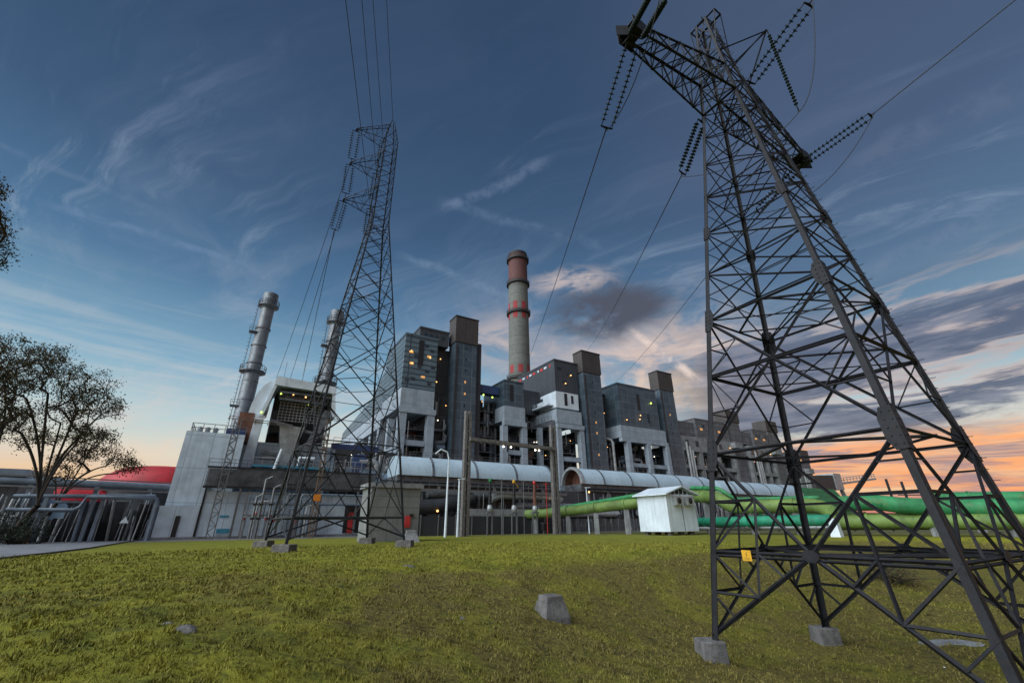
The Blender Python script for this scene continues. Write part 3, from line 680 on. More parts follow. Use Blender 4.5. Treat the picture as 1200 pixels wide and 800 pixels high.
beams(H, 72.2, 82.0, 94.0, [25.4], 1.3); beams(H, 73.8, 80.6, 94.6, [16.4], 1.2); frame_cols(H, [73.0, 81.2], 94.2, 95.8, GZ, 24.7, 1.5)
g = MB(); g.box(68.6, 69.9, 98, 99.4, GZ, 25); g.build('column', M_conc, H); clutter(H, 73.8, 80.4, 95.4, 106, 5, 24.7, 23, 1.3)
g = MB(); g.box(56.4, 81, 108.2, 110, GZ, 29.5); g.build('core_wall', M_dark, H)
stair_tower(H, 82.6, 89.6, 93.4, 97.4, 42.7, 49.4, M_panel, seed=4)

# ---- boiler house three
H = thing('boiler_house', 'third boiler house, blue grey block with slot window above the white cabin', 'boiler house', (108, 93, GZ), 'boiler houses', True)
g = MB(); g.box(96, 113.4, 93, 103, 27.6, 40.8); coping(g, 96, 113.4, 93, 103, 40.8); g.build('upper_wall', M_panel, H)
g = MB(); g.box(89.8, 95.9, 99, 110, 24, 38.5); coping(g, 89.8, 95.9, 99, 110, 38.5, .3, .3); g.build('rear_hall', M_panelD, H)
g = MB(); g.box(104.2, 105.3, 92.9, 93.2, 33.2, 38.6); g.build('dark_slot', M_blk, H); windows(H, [(108.5, 31)], 1, 3, 93)
lamp(H, [(110.2, 92.6, 36.2)], G_yel, .3); lamp(H, [(92.2, 98.6, 35.4)], G_yel, .3); lamp(H, [(104.5, 92.6, 31.5), (104, 92.6, 30.2), (98.2, 92.6, 29.4), (91.5, 98.5, 31.6), (94.5, 98.5, 32.3)], G_warm, .17)
g = MB(); g.box(95.0, 115.0, 92.5, 103, 23.9, 27.5); g.build('spandrel_wall', M_conc, H)
beams(H, 95.0, 115.4, 92.3, [23.2], 1.2); beams(H, 98.6, 114, 92.9, [16.0], 1.1); frame_cols(H, [97.6, 106.2, 114.8], 92.2, 93.8, GZ, 22.6, 1.5)
clutter(H, 98.3, 105.4, 93.5, 102, 5, 22.6, 31, 1.2); clutter(H, 107, 114, 93.5, 102, 5, 22.6, 32, 1.2); clutter(H, 90.2, 96.4, 96, 103, 5, 24, 33, 1.1)
g = MB(); g.tube([(92.6, 94, 13), (92.6, 94, 22), (92.2, 94.2, 23), (91, 95, 23.4)], .42, 10); g.build('lagged_pipe', M_lag, H)
g = MB(); g.box(90.2, 115, 103.2, 104.5, GZ, 27); g.build('core_wall', M_dark, H)
stair_tower(H, 116.4, 123.4, 93.4, 97, 42.2, 48.6, M_panel, seed=5)

# ---- boiler houses four, five and six, seen through the near pylon
def far_house(label, a0, a1, s0, s1, zt, zc, b, seed):
    H = thing('boiler_house', label, 'boiler house', ((a0+s1)/2, b, GZ), 'boiler houses', True)
    m = a0+(a1-a0)*.35
    g = MB(); g.box(a0, m, b+1, b+12, zt-6, zt-1.2); g.box(m, a1, b, b+12, zt-6.5, zt); coping(g, m, a1, b, b+12, zt, .3, .4); g.build('upper_wall', M_panelG, H)
    g = MB(); g.box(a0, a1, b-.4, b+12, zt-10.5, zt-6.6); g.build('spandrel_wall', M_concG, H)
    beams(H, a0-.3, a1+.3, b-.8, [zt-11.2, zt-17], 1.2, 1.3, M_concG); k = 3
    for i in range(k+1): frame_cols(H, [a0+(a1-a0)*i/k], b-.7, b+1, GZ, zt-11.8, 1.5, M_concG)
    for i in range(k): clutter(H, a0+(a1-a0)*i/k+.8, a0+(a1-a0)*(i+1)/k-.8, b+.6, b+9, 4, zt-11.8, seed+i)
    for dx in (0, 1.4, 2.6): g = MB(); g.tube([(a0+1.6+dx, b-1.5, 8), (a0+1.6+dx, b-1.5, zt-9-dx)], .4, 8); g.build('lagged_pipe', M_lag, H)
    g = MB(); g.box(s0, s1, b+.5, b+6, GZ, zc-4.5); g.build('stair_tower', M_panelG, H)
    g = MB(); g.box(s0-.3, s1+.3, b+.2, b+6, zc-4.49, zc); g.build('lift_head', M_brown, H)
    g = MB(); g.box(a1-1, s0+2, b-2.2, b+.3, zt-9, zt-7); g.build('link_bridge', M_concG, H)
    windows(H, [(a0+(a1-a0)*t, zt-3.4) for t in (.45, .8)], 1.4, .7, b, G_win); windows(H, [(a0+(a1-a0)*t, zt-2.2) for t in (.5, .62, .9)], 1.2, 1.2, b); windows(H, [(a0+(a1-a0)*t, zt-9.0) for t in (.12, .3, .55, .75)], 1.6, 2.0, b-.4); lamp(H, [(a1-2, b-.6, zt-9), (a0+3, b-.6, zt-12)], G_warm, .17)
far_house('fourth boiler house, just behind the left leg of the near pylon', 124.5, 154, 155.5, 162.8, 34.2, 40.2, 95, 41)
far_house('fifth boiler house, grey, seen inside the near pylon with a stepped brown top', 164.5, 180.4, 182, 189.6, 33.8, 39.0, 95, 51)
far_house('smallest and farthest boiler house at the right end of the row', 197, 203, 204, 210, 27.4, 28.6, 95, 61)

# ---- chimney
D = 240; C = atD(606.5, 299, D); ca, cb = AB(C); zt = C.z
H = thing('chimney', 'tall grey concrete chimney with brick red head and dark gallery rings', 'chimney', (ca, cb, GZ), None, True)
rt, rb = 7.3, 7.9
def rz(z): return rb+(rt-rb)*(z-GZ)/(zt-GZ)
def zy(y): return atD(606.5, y, D).z
z1, z2, z3 = zy(334), zy(368), zy(438)
def band(z0, z1_, m, name, d=0): g = MB(); g.lathe([(rz(z0)+d, z0), (rz(z1_)+d, z1_)], (ca, cb, 0), 48); return g.build(name, m, H)
band(GZ, z1, M_chim, 'shaft'); band(z1, zt-2, M_chimT, 'painted_head')
g = MB(); g.lathe([(rz(zt)-.2, zt-2.5), (rz(zt)+.2, zt-2.5), (rz(zt)+.2, zt), (rz(zt)-1.4, zt), (rz(zt)-1.4, zt-8), (0, zt-8)], (ca, cb, 0), 48, smooth=False); g.build('chimney_lip', M_ring, H)
for z in (z1, z2, z3-4, zt-6):
    g = MB(); r = rz(z); g.lathe([(r, z-1.2), (r+1.5, z-.9), (r+1.5, z+.9), (r, z+1)], (ca, cb, 0), 40, smooth=False)
    for k in range(40): a = k*math.pi/20; g.bar((ca+(r+1.4)*math.cos(a), cb+(r+1.4)*math.sin(a), z+.8), (ca+(r+1.4)*math.cos(a), cb+(r+1.4)*math.sin(a), z+2.6), .18)
    g.build('gallery', M_ring, H)
def checks(z0, z1_, ph):
    nchk = 14
    for k in range(nchk):
        if (k+ph) % 2: continue
        g = MB(); vs = []; a0, a1 = 2*math.pi*k/nchk, 2*math.pi*(k+1)/nchk
        for a in np.linspace(a0, a1, 5):
            for z in (z0, z1_): vs.append((ca+(rz(z)+.06)*math.cos(a), cb+(rz(z)+.06)*math.sin(a), z))
        g.add(vs, [(2*i, 2*i+2, 2*i+3, 2*i+1) for i in range(4)], True); g.build('red_marking', M_chimR, H)
checks(z2+1, zy(357), 0); checks(zy(376), z2-1.3, 0); checks(zy(439), zy(430), 1)

# ---- pale barrel shaped ducts in front of the row
def barrel(label, a0, a1, open_left, b=82., zc=8.4, r=3.75, seams=9.2, dy=1.1):
    H = thing('turbine_duct', label, 'duct', ((a0+a1)/2, b, GZ), 'barrel shaped ducts', True); K = 20
    def ring(a, r_): return [(a, b-r_*math.cos(math.pi*k/K)*1.0, zc+r_*math.sin(math.pi*k/K)) for k in range(K+1)]
    g = MB(); xs = [a0, a1-dy*2.4, a1-dy*1.2, a1-dy*.4, a1]; rr = [r, r, r*.93, r*.75, r*.4]
    vs = []
    for x, q in zip(xs, rr): vs += [(x, y, zc+(z-zc)) for _, y, z in ring(x, q)]
    g.add(vs, [(i*(K+1)+k, i*(K+1)+k+1, (i+1)*(K+1)+k+1, (i+1)*(K+1)+k) for i in range(4) for k in range(K)], True)
    if not open_left: g.add(ring(a0, r), [tuple(range(K+1))])
    g.add(ring(a1, r*.4), [tuple(range(K+1))]); g.build('shell', M_barrel, H)
    x = a0+seams*.7
    while x < a1-2:
        g = MB(); vs = ring(x, r+.02)+ring(x, r+.18)+ring(x+.35, r+.18)+ring(x+.35, r+.02)
        g.add(vs, [(j*(K+1)+k, j*(K+1)+k+1, (j+1)*(K+1)+k+1, (j+1)*(K+1)+k) for j in range(3) for k in range(K)], False); g.build('seam_band', M_mach, H); x += seams
    if open_left:
        g = MB(); vs = ring(a0-.4, r+.25)+ring(a0-.4, r-.35)+ring(a0+.5, r-.35)+ring(a0+.5, r+.25)
        g.add(vs, [(j*(K+1)+k, j*(K+1)+k+1, ((j+1) % 4)*(K+1)+k+1, ((j+1) % 4)*(K+1)+k) for j in range(4) for k in range(K)], False); g.build('end_rim', M_lag, H)
        g = MB(); g.add(ring(a0+2.5, r-.2), [tuple(range(K+1))]); vs = ring(a0+.4, r-.3)+ring(a0+2.5, r-.3); g.add(vs, [(k, k+1, K+2+k, K+1+k) for k in range(K)], True); g.build('inner_lining', M_rust, H)
    g = MB(); g.box(a0, a1-1, b-r*.82, b+r*.82, zc-1.6, zc-.01); g.build('plinth', M_mach, H)
    g = MB(); g.tube([(a0, b-r-.3, zc-1.1), (a1-1, b-r-.3, zc-1.1)], .2, 8); g.build('cable_tray', M_blk, H)
    g = MB(); rail(g, (a0+3, b, zc+r+.02), (a1-5, b, zc+r+.02), 1.0, 3, .06); g.box(a0+3, a1-5, b-.6, b+.6, zc+r-.1, zc+r+.05); g.build('top_walkway', M_rail, H)
    for k in range(int((a1-a0)/6)):
        x = a0+2+k*6; g = MB(); g.box(x, x+.5, b-3, b-2.5, GZ, zc-1.6); g.box(x, x+.5, b+2.5, b+3, GZ, zc-1.6); g.build('support', M_concG, H)
    return H
barrel('long pale blue barrel duct behind the two concrete gantry posts', 23.8, 60.2, False)
barrel('pale blue barrel duct with an open rust brown end, left of the white cabin roof', 66.5, 117, True)
barrel('far pale duct seen through the near pylon above the green pipes', 121, 168, False, 84, 7.8, 4.0)

# low plant between ducts and fence
H = thing('pipe_gallery', 'dark crowded pipe gallery under the barrel ducts behind the slatted fence', 'pipe gallery', (60, 76, GZ), None, True)
g = MB(); g.box(24, 118, 79.4, 80, GZ, 6.75); g.build('back_wall', M_panelD, H)
rd = random.Random(9); pp, pl, mm = MB(), MB(), MB()
for k in range(13): z = rd.uniform(1.5, 5.6); a0 = rd.uniform(24, 90); (pp if k % 3 else pl).tube([(a0, 78.6-rd.random(), z), (a0+rd.uniform(8, 26), 78.6-rd.random(), z)], rd.choice((.2, .3, .5, .7)), 10)
for k in range(170): a0 = rd.uniform(25, 117); z = rd.uniform(1, 6.4); (pp if k % 3 else pl).tube([(a0, 77.5+rd.random()*1.4, GZ), (a0, 77.5+rd.random()*1.4, z)], rd.choice((.06, .1, .16, .25)), 6)
for k in range(34): a0 = rd.uniform(25, 114); mm.box(a0, a0+rd.uniform(.8, 3), 76.5, 78, GZ, rd.uniform(0, 3.2))
pl.tube([(42, 77, 4.6), (44, 77, 5.3), (58, 77, 5.3), (59, 77, 4.6)], .75, 12)
mm.tube([(24, 77, 2.6), (32, 77, 3.2), (38, 77, 4.6)], 1.3, 14)
pp.build('pipework', M_mach, H); pl.build('lagged_pipe', M_lag, H); mm.build('machinery', M_dark, H)
g = MB(); g.box(24, 60, 76, 76.4, 5.5, 6.0); rail(g, (24, 76, 6), (60, 76, 6), 1.2, 1.6, .07); g.build('walkway', M_rail, H)
lamp(H, [(30.5, 75.4, 2.3), (56, 75.8, 4.4), (66, 75.8, 6.4), (71, 75.6, 3.4)], G_warm, .2)

# ---- fence of dark slats with a beige upper band
H = thing('slatted_fence', 'dark slatted boundary fence with a beige rail, behind the gantry posts', 'fence', (40, 72, GZ), None, True)
g = MB(); g.box(19.5, 54.5, 72, 72.15, GZ, 1.35); g.build('slats', M_fence, H)
g = MB(); g.box(33.5, 54.5, 72.3, 72.5, 1.4, 2.6); g.build('upper_band', M_concG, H)
for k in range(12): g = MB(); g.box(20+k*3.1, 20.14+k*3.1, 71.86, 71.98, GZ, 1.6); g.build('post', M_rail, H)
H = thing('wire_fence', 'grey wire fence with thin posts between the gantry and the white cabin', 'fence', (62, 71, GZ), None, True)
for k in range(13): g = MB(); g.tube([(54.8+k*1.8, 71, GZ), (54.8+k*1.8, 71, .9)], .06, 6); g.build('post', M_rail, H)
g = MB()
for k in range(110): g.bar((54.8+k*.2, 71, GZ), (54.8+k*.2, 71, .8), .03)
for z in (-1.4, -.3, .8): g.bar((54.8, 71, z), (76.6, 71, z), .06)
g.build('wire_panel', M_rail, H)
for (a_, w_, h_, l_) in ((51.6, 1.1, 1.7, 'small white electrical cabinet at the foot of the right gantry post'), (49.0, 1.3, 1.2, 'low dark box on short legs in front of the slatted fence')):
    H = thing('electrical_cabinet', l_, 'cabinet', (a_, 69, GZ), None, True); m_ = M_white if 'white' in l_ else M_blk
    g = MB(); g.box(a_-w_/2, a_+w_/2, 68.6, 69.3, GZ+.5, GZ+.5+h_); g.build('housing', m_, H, bevel=.03)
    g = MB(); g.box(a_-w_/2-.06, a_+w_/2+.06, 68.5, 69.4, GZ+.5+h_, GZ+.58+h_); g.build('cabinet_roof', M_rail, H)
    for s_ in (-1, 1): g = MB(); g.box(a_+s_*w_*.35-.06, a_+s_*w_*.35+.06, 68.8, 69.0, GZ, GZ+.5); g.build('leg', M_rail, H)

# ---- concrete gantry
H = thing('concrete_gantry', 'concrete gantry of two tall square posts joined by a thin crossbeam', 'gantry', (39, 64, GZ), None, True)
for a_, zt_ in ((30.4, 17.6), (47.9, 17.0)):
    g = MB(); g.box(a_-.62, a_-.12, 63.6, 64.4, GZ, zt_, .06, .05); g.box(a_+.12, a_+.62, 63.6, 64.4, GZ, zt_, .06, .05)
    for z in np.arange(1, 16, 2.6): g.box(a_-.12, a_+.12, 63.7, 64.3, z, z+.5)
    g.build('post', M_block, H)
g = MB(); g.bar((30.6, 63.4, 12.9), (47.6, 63.4, 12.6), .5, .55); g.bar((30.6, 64.6, 12.9), (47.6, 64.6, 12.6), .3, .3)
for t in np.linspace(.05, .95, 10): g.box(30.6+17*t-.1, 30.6+17*t+.1, 63.6, 64.5, 12.55, 12.8)
g.build('crossbeam', M_block, H)
for k, a_ in enumerate((34.6, 37.6, 42.0, 44.8)):
    g = MB(); g.lathe([(.02, 0), (.1, .1), (.18, .2), (.06, .4), (.18, .5), (.06, .7), (.18, .8), (.05, 1.0), (.02, 1.2)], (a_, 63.2, 11.3), 10); g.build('insulator', M_glass, H)
lamp(H, [(36.7, 63.0, 12.1), (38.2, 63.0, 12.1), (43.2, 63.0, 12.0), (44.0, 63.0, 12.0)], G_wht, .16)
for k, (px, tc_, nm) in enumerate(((574, M_green, 'green'), (602.5, M_yel, 'yellow'), (627, M_redp, 'red'))):
    p = atD(px, 600, 66); a_, _ = AB(p); H = thing('cable_sealing_end', f'dark ribbed insulator post with a {nm} tip behind the fence, one of three', 'insulator', (a_, 66, GZ), 'insulator posts with coloured tips', True)
    for sx in (-.45, .45): g = MB(); g.box(a_+sx-.07, a_+sx+.07, 65.9, 66.1, GZ, 1.7); g.build('leg', M_rail, H)
    g = MB(); g.box(a_-.6, a_+.6, 65.6, 66.4, 1.7, 1.95); g.build('base_plate', M_rail, H)
    g = MB(); g.lathe([(0, 1.95), (.42, 1.95), (.48, 2.4), (.36, 3.0), (0, 3.0)], (a_, 66, 0), 14); g.build('metal_sleeve', M_lag, H)
    pr = []; z = 3.0
    for i in range(16): q = .38-.011*i; pr += [(q*.68, z), (q, z+.09), (q, z+.12), (q*.68, z+.2)]; z += .22
    g = MB(); g.lathe(pr, (a_, 66, 0), 14); g.build('insulator', M_blk if k < 2 else M_rust, H)
    g = MB(); g.lathe([(0, z), (.22, z), (.3, z+.25), (.2, z+.55), (0, z+.7)], (a_, 66, 0), 12)
    if k: g.bar((a_, 66, z+.3), (a_+.9, 66, z-.6), .12)
    g.build('coloured_cap', tc_, H)
for k, (px, top, m_) in enumerate(((588, 560, M_rail), (590, 575, M_rail), (614, 562, M_rail), (641, 565, M_redp))):
    p = atD(px, 600, 67); a_, _ = AB(p); zt_ = atD(px, top, 67).z
    H = thing('mast', ('thin grey mast with crosspiece between the green and yellow tipped insulators', 'short grey mast just left of the yellow tipped insulator', 'thin grey mast between the yellow and red tipped insulators', 'slim red mast beside the right gantry post')[k], 'mast', (a_, 67, GZ), 'thin masts in the switchyard', True)
    g = MB(); g.tube([(a_, 67, GZ), (a_, 67, zt_)], .07, 6); g.build('pole', m_, H); g = MB(); g.bar((a_-.5, 67, zt_-.3), (a_+.5, 67, zt_-.3), .1); g.build('crosspiece', m_, H)
for k, (px, top) in enumerate(((523, 563), (537, 562), (689, 572))):
    p = atD(px, 600, 62); a_, _ = AB(p); zt_ = atD(px, top, 62).z
    H = thing('pipe_post', ('white slender post, left one of the pair beside the left gantry post', 'white slender post right against the left gantry post', 'white slender lamp post left of the white cabin')[k], 'post', (a_, 62, GZ), 'white slender posts', True)
    g = MB(); g.tube([(a_, 62, GZ), (a_, 62, zt_*.5), (a_, 62, zt_)], [.2, .16, .12] if k < 2 else [.13, .1, .08], 10); g.build('pole', M_white, H)
    g = MB()
    if k == 0: g.tube([(a_, 62, zt_), (a_, 62, zt_+3.2), (a_-.3, 62, zt_+4.2), (a_-1.4, 62, zt_+4.5), (a_-2.2, 62, zt_+3.8)], .12, 8)
    else: g.bar((a_-.2, 62, zt_+.1), (a_+.9, 62, zt_+.2), .25, .16)
    g.build('head', M_white, H)

# ---- pale concrete block building at the foot of the slender pylon
H = thing('concrete_block_house', 'grey panelled concrete block with a pale top slab, under the barrel duct', 'building', (14.5, 50, GZ), None, True)
g = MB(); g.box(12.4, 18.0, 50, 54, GZ, 3.9); g.build('wall', clad('grey precast panels', (.20,.21,.205), (.175,.185,.18), (.10,.105,.10), 9, 1.15, .035, .8), H)
g = MB(); g.box(12.1, 18.3, 49.8, 54.2, 3.91, 4.4); g.build('roof', M_concG, H)
g = MB(); g.box(16.4, 17.0, 49.85, 50, -.2, 1.0); g.build('meter_box', M_redp, H); g = MB(); g.box(16.9, 17.3, 49.8, 50, .9, 1.2); g.build('wall_lamp', M_blk, H)

# ---- white cabin on a stand
K = atd(786, 623, 58); ka, kb = AB(K); kz = K.z; top = atd(785, 577, 58).z
L = min(((abs((ray(748, 600)*t)[:2] @ e-ka)), t) for t in np.linspace(20, 120, 4000))[1]; bl = AB(ray(748, 600)*L)[1]
Rr = min(((abs((ray(816, 600)*t)[:2] @ n-kb)), t) for t in np.linspace(20, 160, 4000))[1]; ar = AB(ray(816, 600)*Rr)[0]
H = thing('site_cabin', 'white gabled cabin raised on short piers left of the near pylon', 'cabin', (ka, kb, GZ), None, True)
g = MB(); g.box(ka, ar, kb, bl, kz, top); g.build('wall', M_white, H, bevel=.04)
hg = (ar-ka)*.5; g = MB(); rz_ = top+hg*.32; o_ = .6
g.v = [(ka-o_, kb-o_, top-.15), (ka+hg, kb-o_, rz_), (ar+o_, kb-o_, top-.15), (ka-o_, bl+.3, top-.15), (ka+hg, bl+.3, rz_), (ar+o_, bl+.3, top-.15)]
g.v += [(x, y, z+.16) for x, y, z in g.v]; g.f = [(0,1,4,3), (1,2,5,4), (6,9,10,7), (7,10,11,8), (0,6,7,1), (1,7,8,2), (3,4,10,9), (4,5,11,10), (0,3,9,6), (2,8,11,5)]; g.sm = [False]*10; g.build('roof', M_white, H)
g = MB(); g.prism([(ka+.2, top), (ar-.2, top), (ka+hg, rz_-.2)], kb+.25, kb+.4); g.build('gable_panel', M_dark, H)
g = MB()
for t in (.2, .35, .5, .65, .8): g.bar((ka+(ar-ka)*t, kb+.15, top), (ka+(ar-ka)*t, kb+.15, top+hg*.32*(1-abs(t-.5)*2)-.1), .1)
g.build('gable_strut', M_white, H)
g = MB(); g.box(ka+hg-.04, ka+hg+.04, kb-.05, kb, kz, top); g.build('corner_trim', M_rail, H)
for t in (.33, .72):
    c = ka+(ar-ka)*t; o = (lambda q: q.build('air_conditioner', M_lag, H))(MB().box(c-.75, c+.75, kb-.7, kb-.05, top-1.5, top-.3)); q = MB(); q.lathe([(0, 0), (.42, 0), (.42, .04), (0, .04)], (c-.1, kb-.7, top-.9), 16, (0, -1, 0)); q.build('fan_grille', M_blk, o)
for t in (.1, .45, .8):
    for bb in (kb+.5, bl-.8): g = MB(); g.box(ka+(ar-ka)*t, ka+(ar-ka)*t+.7, bb, bb+.6, GZ-.4, kz); g.build('pier', M_block, H)

# ---- green pipes
def pipe(label, pts, r, m, fl=7., name='green_pipe', sup=True, grp='large green pipes'):
    P = [atd(*p) if len(p) == 3 else Vector(p) for p in pts]
    root = thing(name, label, 'pipe', (P[0].x, P[0].y, GZ), grp); g = MB()
    Q = []                                              # rounded bends
    for i, p in enumerate(P):
        if 0 < i < len(P)-1:
            a = (P[i-1]-p); c = (P[i+1]-p); s = min(a.length, c.length)*.4; s = min(s, r*2.6); a = p+a.normalized()*s; c = p+c.normalized()*s
            for t in np.linspace(0, 1, 7): Q.append(a*(1-t)**2+p*2*t*(1-t)+c*t*t)
        else: Q.append(p)
    g.tube(Q, r, 22); g.build('pipe_run', m, root)
    for i in range(len(P)-1):
        d = P[i+1]-P[i]; k = int(d.length/(fl*.6))
        for j in range(1, k+1):
            c = lerp(P[i], P[i+1], (j-.5)/k); dn = d.normalized(); g = MB(); g.lathe([(r, -.12), (r+.12, -.12), (r+.12, .12), (r, .12)], c, 22, dn, False); g.build('flange', m, root)
            if sup and c.z > .2: g = MB(); s = dn.cross(Vector((0,0,1))).normalized(); g.box(c.x-.35, c.x+.35, c.y-.35, c.y+.35, GZ-.2, c.z-r*.9); g.build('support', M_concG, root)
    return root
pipe('green pipe crossing left of the white cabin behind the gantry', [(560, 606, 84), (650, 600.5, 78), (752, 588.5, 68), (800, 585, 72)], .8, M_greenY, 9)
pipe('thin green pipe just above the green pipe left of the white cabin', [(640, 598, 80), (700, 588, 74), (752, 579.5, 68)], .35, M_green, 30, sup=False)
pipe('faded yellow green pipe stepping down right of the cabin and running behind the near pylon', [(812, 581, 70), (840, 582, 64), (858, 594, 62), (900, 593, 60), (962, 592, 56), (985, 608, 52)], .92, M_greenY, 7)
pipe('slim bright green pipe arching above the faded one right of the cabin', [(810, 571.5, 72), (842, 572, 66), (862, 585, 64), (960, 583, 58)], .3, M_green, 8, sup=False)
pipe('sea green lower pipe leaving the white cabin to the right', [(808, 612, 70), (850, 611, 62), (975, 609, 52)], .66, M_teal, 8)
pipe('upper green pipe at the right, rising beyond the near pylon', [(982, 590, 52), (1030, 588.5, 50), (1056, 592, 48), (1120, 595, 46), (1240, 594, 41)], .86, M_green, 7)
pipe('lower faded green pipe at the right edge, beyond the near pylon', [(978, 611, 52), (1060, 610, 48), (1130, 610.5, 45), (1260, 611, 40)], .76, M_greenY, 7)
pipe('highest green pipe entering from the right edge of the photo', [(1095, 584, 62), (1180, 584, 58), (1300, 583, 50)], .9, M_green, 8)
pipe('slender grey pipe low along the ground below the green pipes at the right', [(820, 619, 66), (980, 618, 54), (1240, 616.5, 43)], .28, M_lag, 6, 'grey_pipe', grp='pipes beside the green ones')
pipe('thin pale green pipe between the two large right hand pipes', [(985, 602.5, 52), (1110, 603.5, 47), (1250, 603, 42)], .2, M_greenY, 6, sup=False)
H = thing('green_shed', 'low green clad shed with a sloping side behind the pipes at the right', 'shed', (180, 88, GZ), None, True)
g = MB(); g.prism([(157, 3), (163, 8), (172, 11.6), (203, 11.6), (212, 6), (212, GZ), (157, GZ)], 86, 96); g.build('wall', clad('green ribbed cladding', (.02,.26,.11), (.018,.22,.095), (.01,.13,.06), 40, 1.7, .12), H)
g = MB(); g.box(158, 210, 85.6, 86, 6.2, 6.9); g.build('eaves_rail', M_teal, H)
H = thing('conveyor_gallery', 'brown conveyor gallery with a pale end frame and thin boom at the right end', 'conveyor', (235, 110, GZ), None, True)
g = MB(); g.hexa([(199, 110, 12), (262, 110, 14.6), (262, 118, 14.6), (199, 118, 12), (199, 110, 18.6), (262, 110, 22), (262, 118, 22), (199, 118, 18.6)]); g.build('gallery_wall', M_brown, H)
g = MB(); g.box(262.2, 270, 109.6, 118, 15, 23); g.build('end_frame', M_lag, H)
for a_ in (259, 272): g = MB(); g.bar((a_, 112, 15), (a_+8, 112, GZ), 1.6, 1.2); g.build('trestle_leg', M_lag, H)
g = MB(); g.bar((270, 112, 18), (318, 112, 22.6), 1.2, 1.0); rail(g, (270, 112, 18.6), (318, 112, 23.2), 2.2, 4, .3); g.build('boom', M_lag, H)
for k, (px, top, d) in enumerate(((1041, 561, 120), (1059, 564, 118), (1090, 578, 112), (1103, 581, 112))):
    P = atd(px, 600, d); Tp = atd(px-3, top, d)
    H = thing('mast', ('tallest thin mast above the green pipes at the right', 'second thin mast from the left above the green pipes at the right', 'short mast above the pipes, between the near pylon legs', 'shortest mast above the pipes at the right')[k], 'mast', (P.x, P.y, GZ), 'thin masts in the distance')
    g = MB(); g.bar((Tp.x, Tp.y, GZ), Tp, .45); g.build('pole', M_ring, H); g = MB(); q = Vector((6, 1, 0))
    if k < 2: g.bar(Tp-Vector((0,0,3.5))-q*.4, Tp-Vector((0,0,3.5))+q, .25); g.bar(Tp-Vector((0,0,5.5))-q*.3, Tp-Vector((0,0,5.5))+q*.7, .25)
    else: g.bar(Tp-Vector((0,0,1))-q*.15, Tp-Vector((0,0,1))+q*.15, .25)
    g.build('crosspiece', M_ring, H)

# ------------------------------------------------------------------ gas turbine side at the left
H = thing('white_hall', 'plain white windowless hall with a railing and blue box on its roof', 'building', (-5, 85, GZ), None, True)
g = MB(); g.box(-9.1, -1.0, 85.2, 104, GZ, 14.3); g.build('wall', M_wallw, H)
g = MB(); rail(g, (-8.6, 85.6, 14.3), (-1, 85.6, 14.3), 1.4, 1.3, .09); rail(g, (-8.6, 85.6, 14.3), (-8.6, 103, 14.3), 1.4, 1.6, .09); g.build('roof_railing', M_rail, H)
g = MB(); g.box(-3.9, -1.1, 86.2, 88.5, 14.31, 15.4); g.build('blue_roof_unit', M_blue, H)
for k in range(3): g = MB(); g.lathe([(0, 14.3), (.35, 14.3), (.35, 15), (.5, 15.1), (.2, 15.4), (0, 15.4)], (-7.6+k*1.1, 87, 0), 10); g.build('roof_vent', M_lag, H)
H = thing('screen_wall', 'long low white panel wall under the dark louvred gallery, right of the white hall', 'wall', (8, 84, GZ), None, True)
g = MB(); g.box(-10.2, -4.6, 84, 84.9, GZ, 3.0, 0, 0); g.box(-4.3, 28, 84, 84.9, GZ, 5.2); g.build('wall', M_wallw, H)
g = MB(); g.box(-4.55, -4.35, 83.8, 85.1, GZ, 6.4); g.box(-7.3, -6.7, 83.9, 84.0, GZ, 1.6); g.box(16.6, 20.2, 83.9, 84.0, GZ+.5, 3.5); g.build('dark_panel', M_blk, H)
g = MB(); g.box(17.3, 18.1, 83.7, 83.85, GZ+.5, 2.2); g.build('red_door', M_redp, H)
g = MB(); g.box(-10.6, 28, 83.6, 84, GZ, GZ+.35); g.build('plinth', M_concG, H)
g = MB(); g.box(-1.9, 0.0, 83.86, 83.97, GZ+.6, 2.3); o = g.build('notice_board', M_wallw, H)
g = MB(); g.box(-1.8, -.1, 83.8, 83.85, GZ+.75, -.2); g.box(-1.8, -.6, 83.8, 83.85, 1.4, 1.7); g.build('board_print', M_sky, o)
H = thing('service_gallery', 'dark louvred gallery with railing above the long low white wall', 'gallery', (8, 82, GZ), None, True)
g = MB(); g.box(-4.9, 21, 82.6, 83.5, 5.6, 5.9); g.box(-4.9, 21, 82.5, 82.62, 8.5, 8.8); g.build('floor_beam', M_blk, H)
g = MB(); g.box(-4.7, 20.8, 83.3, 83.5, 5.9, 8.5); g.build('back_panel', M_mach, H)
g = MB()
for k in range(86): g.box(-4.8+k*.3, -4.72+k*.3, 82.7, 82.78, 5.9, 8.5)
g.build('louvres', M_mach, H); g = MB(); rail(g, (-4.9, 82.5, 8.8), (21, 82.5, 8.8), 1.1, 1.7, .07); g.build('railing', M_rail, H)
for a_ in (0, 6, 12, 18): g = MB(); g.box(a_, a_+.3, 82.6, 82.9, GZ, 5.6); g.build('column', M_rail, H)
g = MB(); g.tube([(3, 82, 4.9), (20, 82, 4.9)], .16, 8); g.tube([(2, 82, 4.1), (4, 82, 4.1), (4, 82, 1.2)], .12, 8); g.tube([(5, 82.1, 3.4), (19, 82.1, 3.4)], .2, 8); g.build('pipework', M_bluep, H)
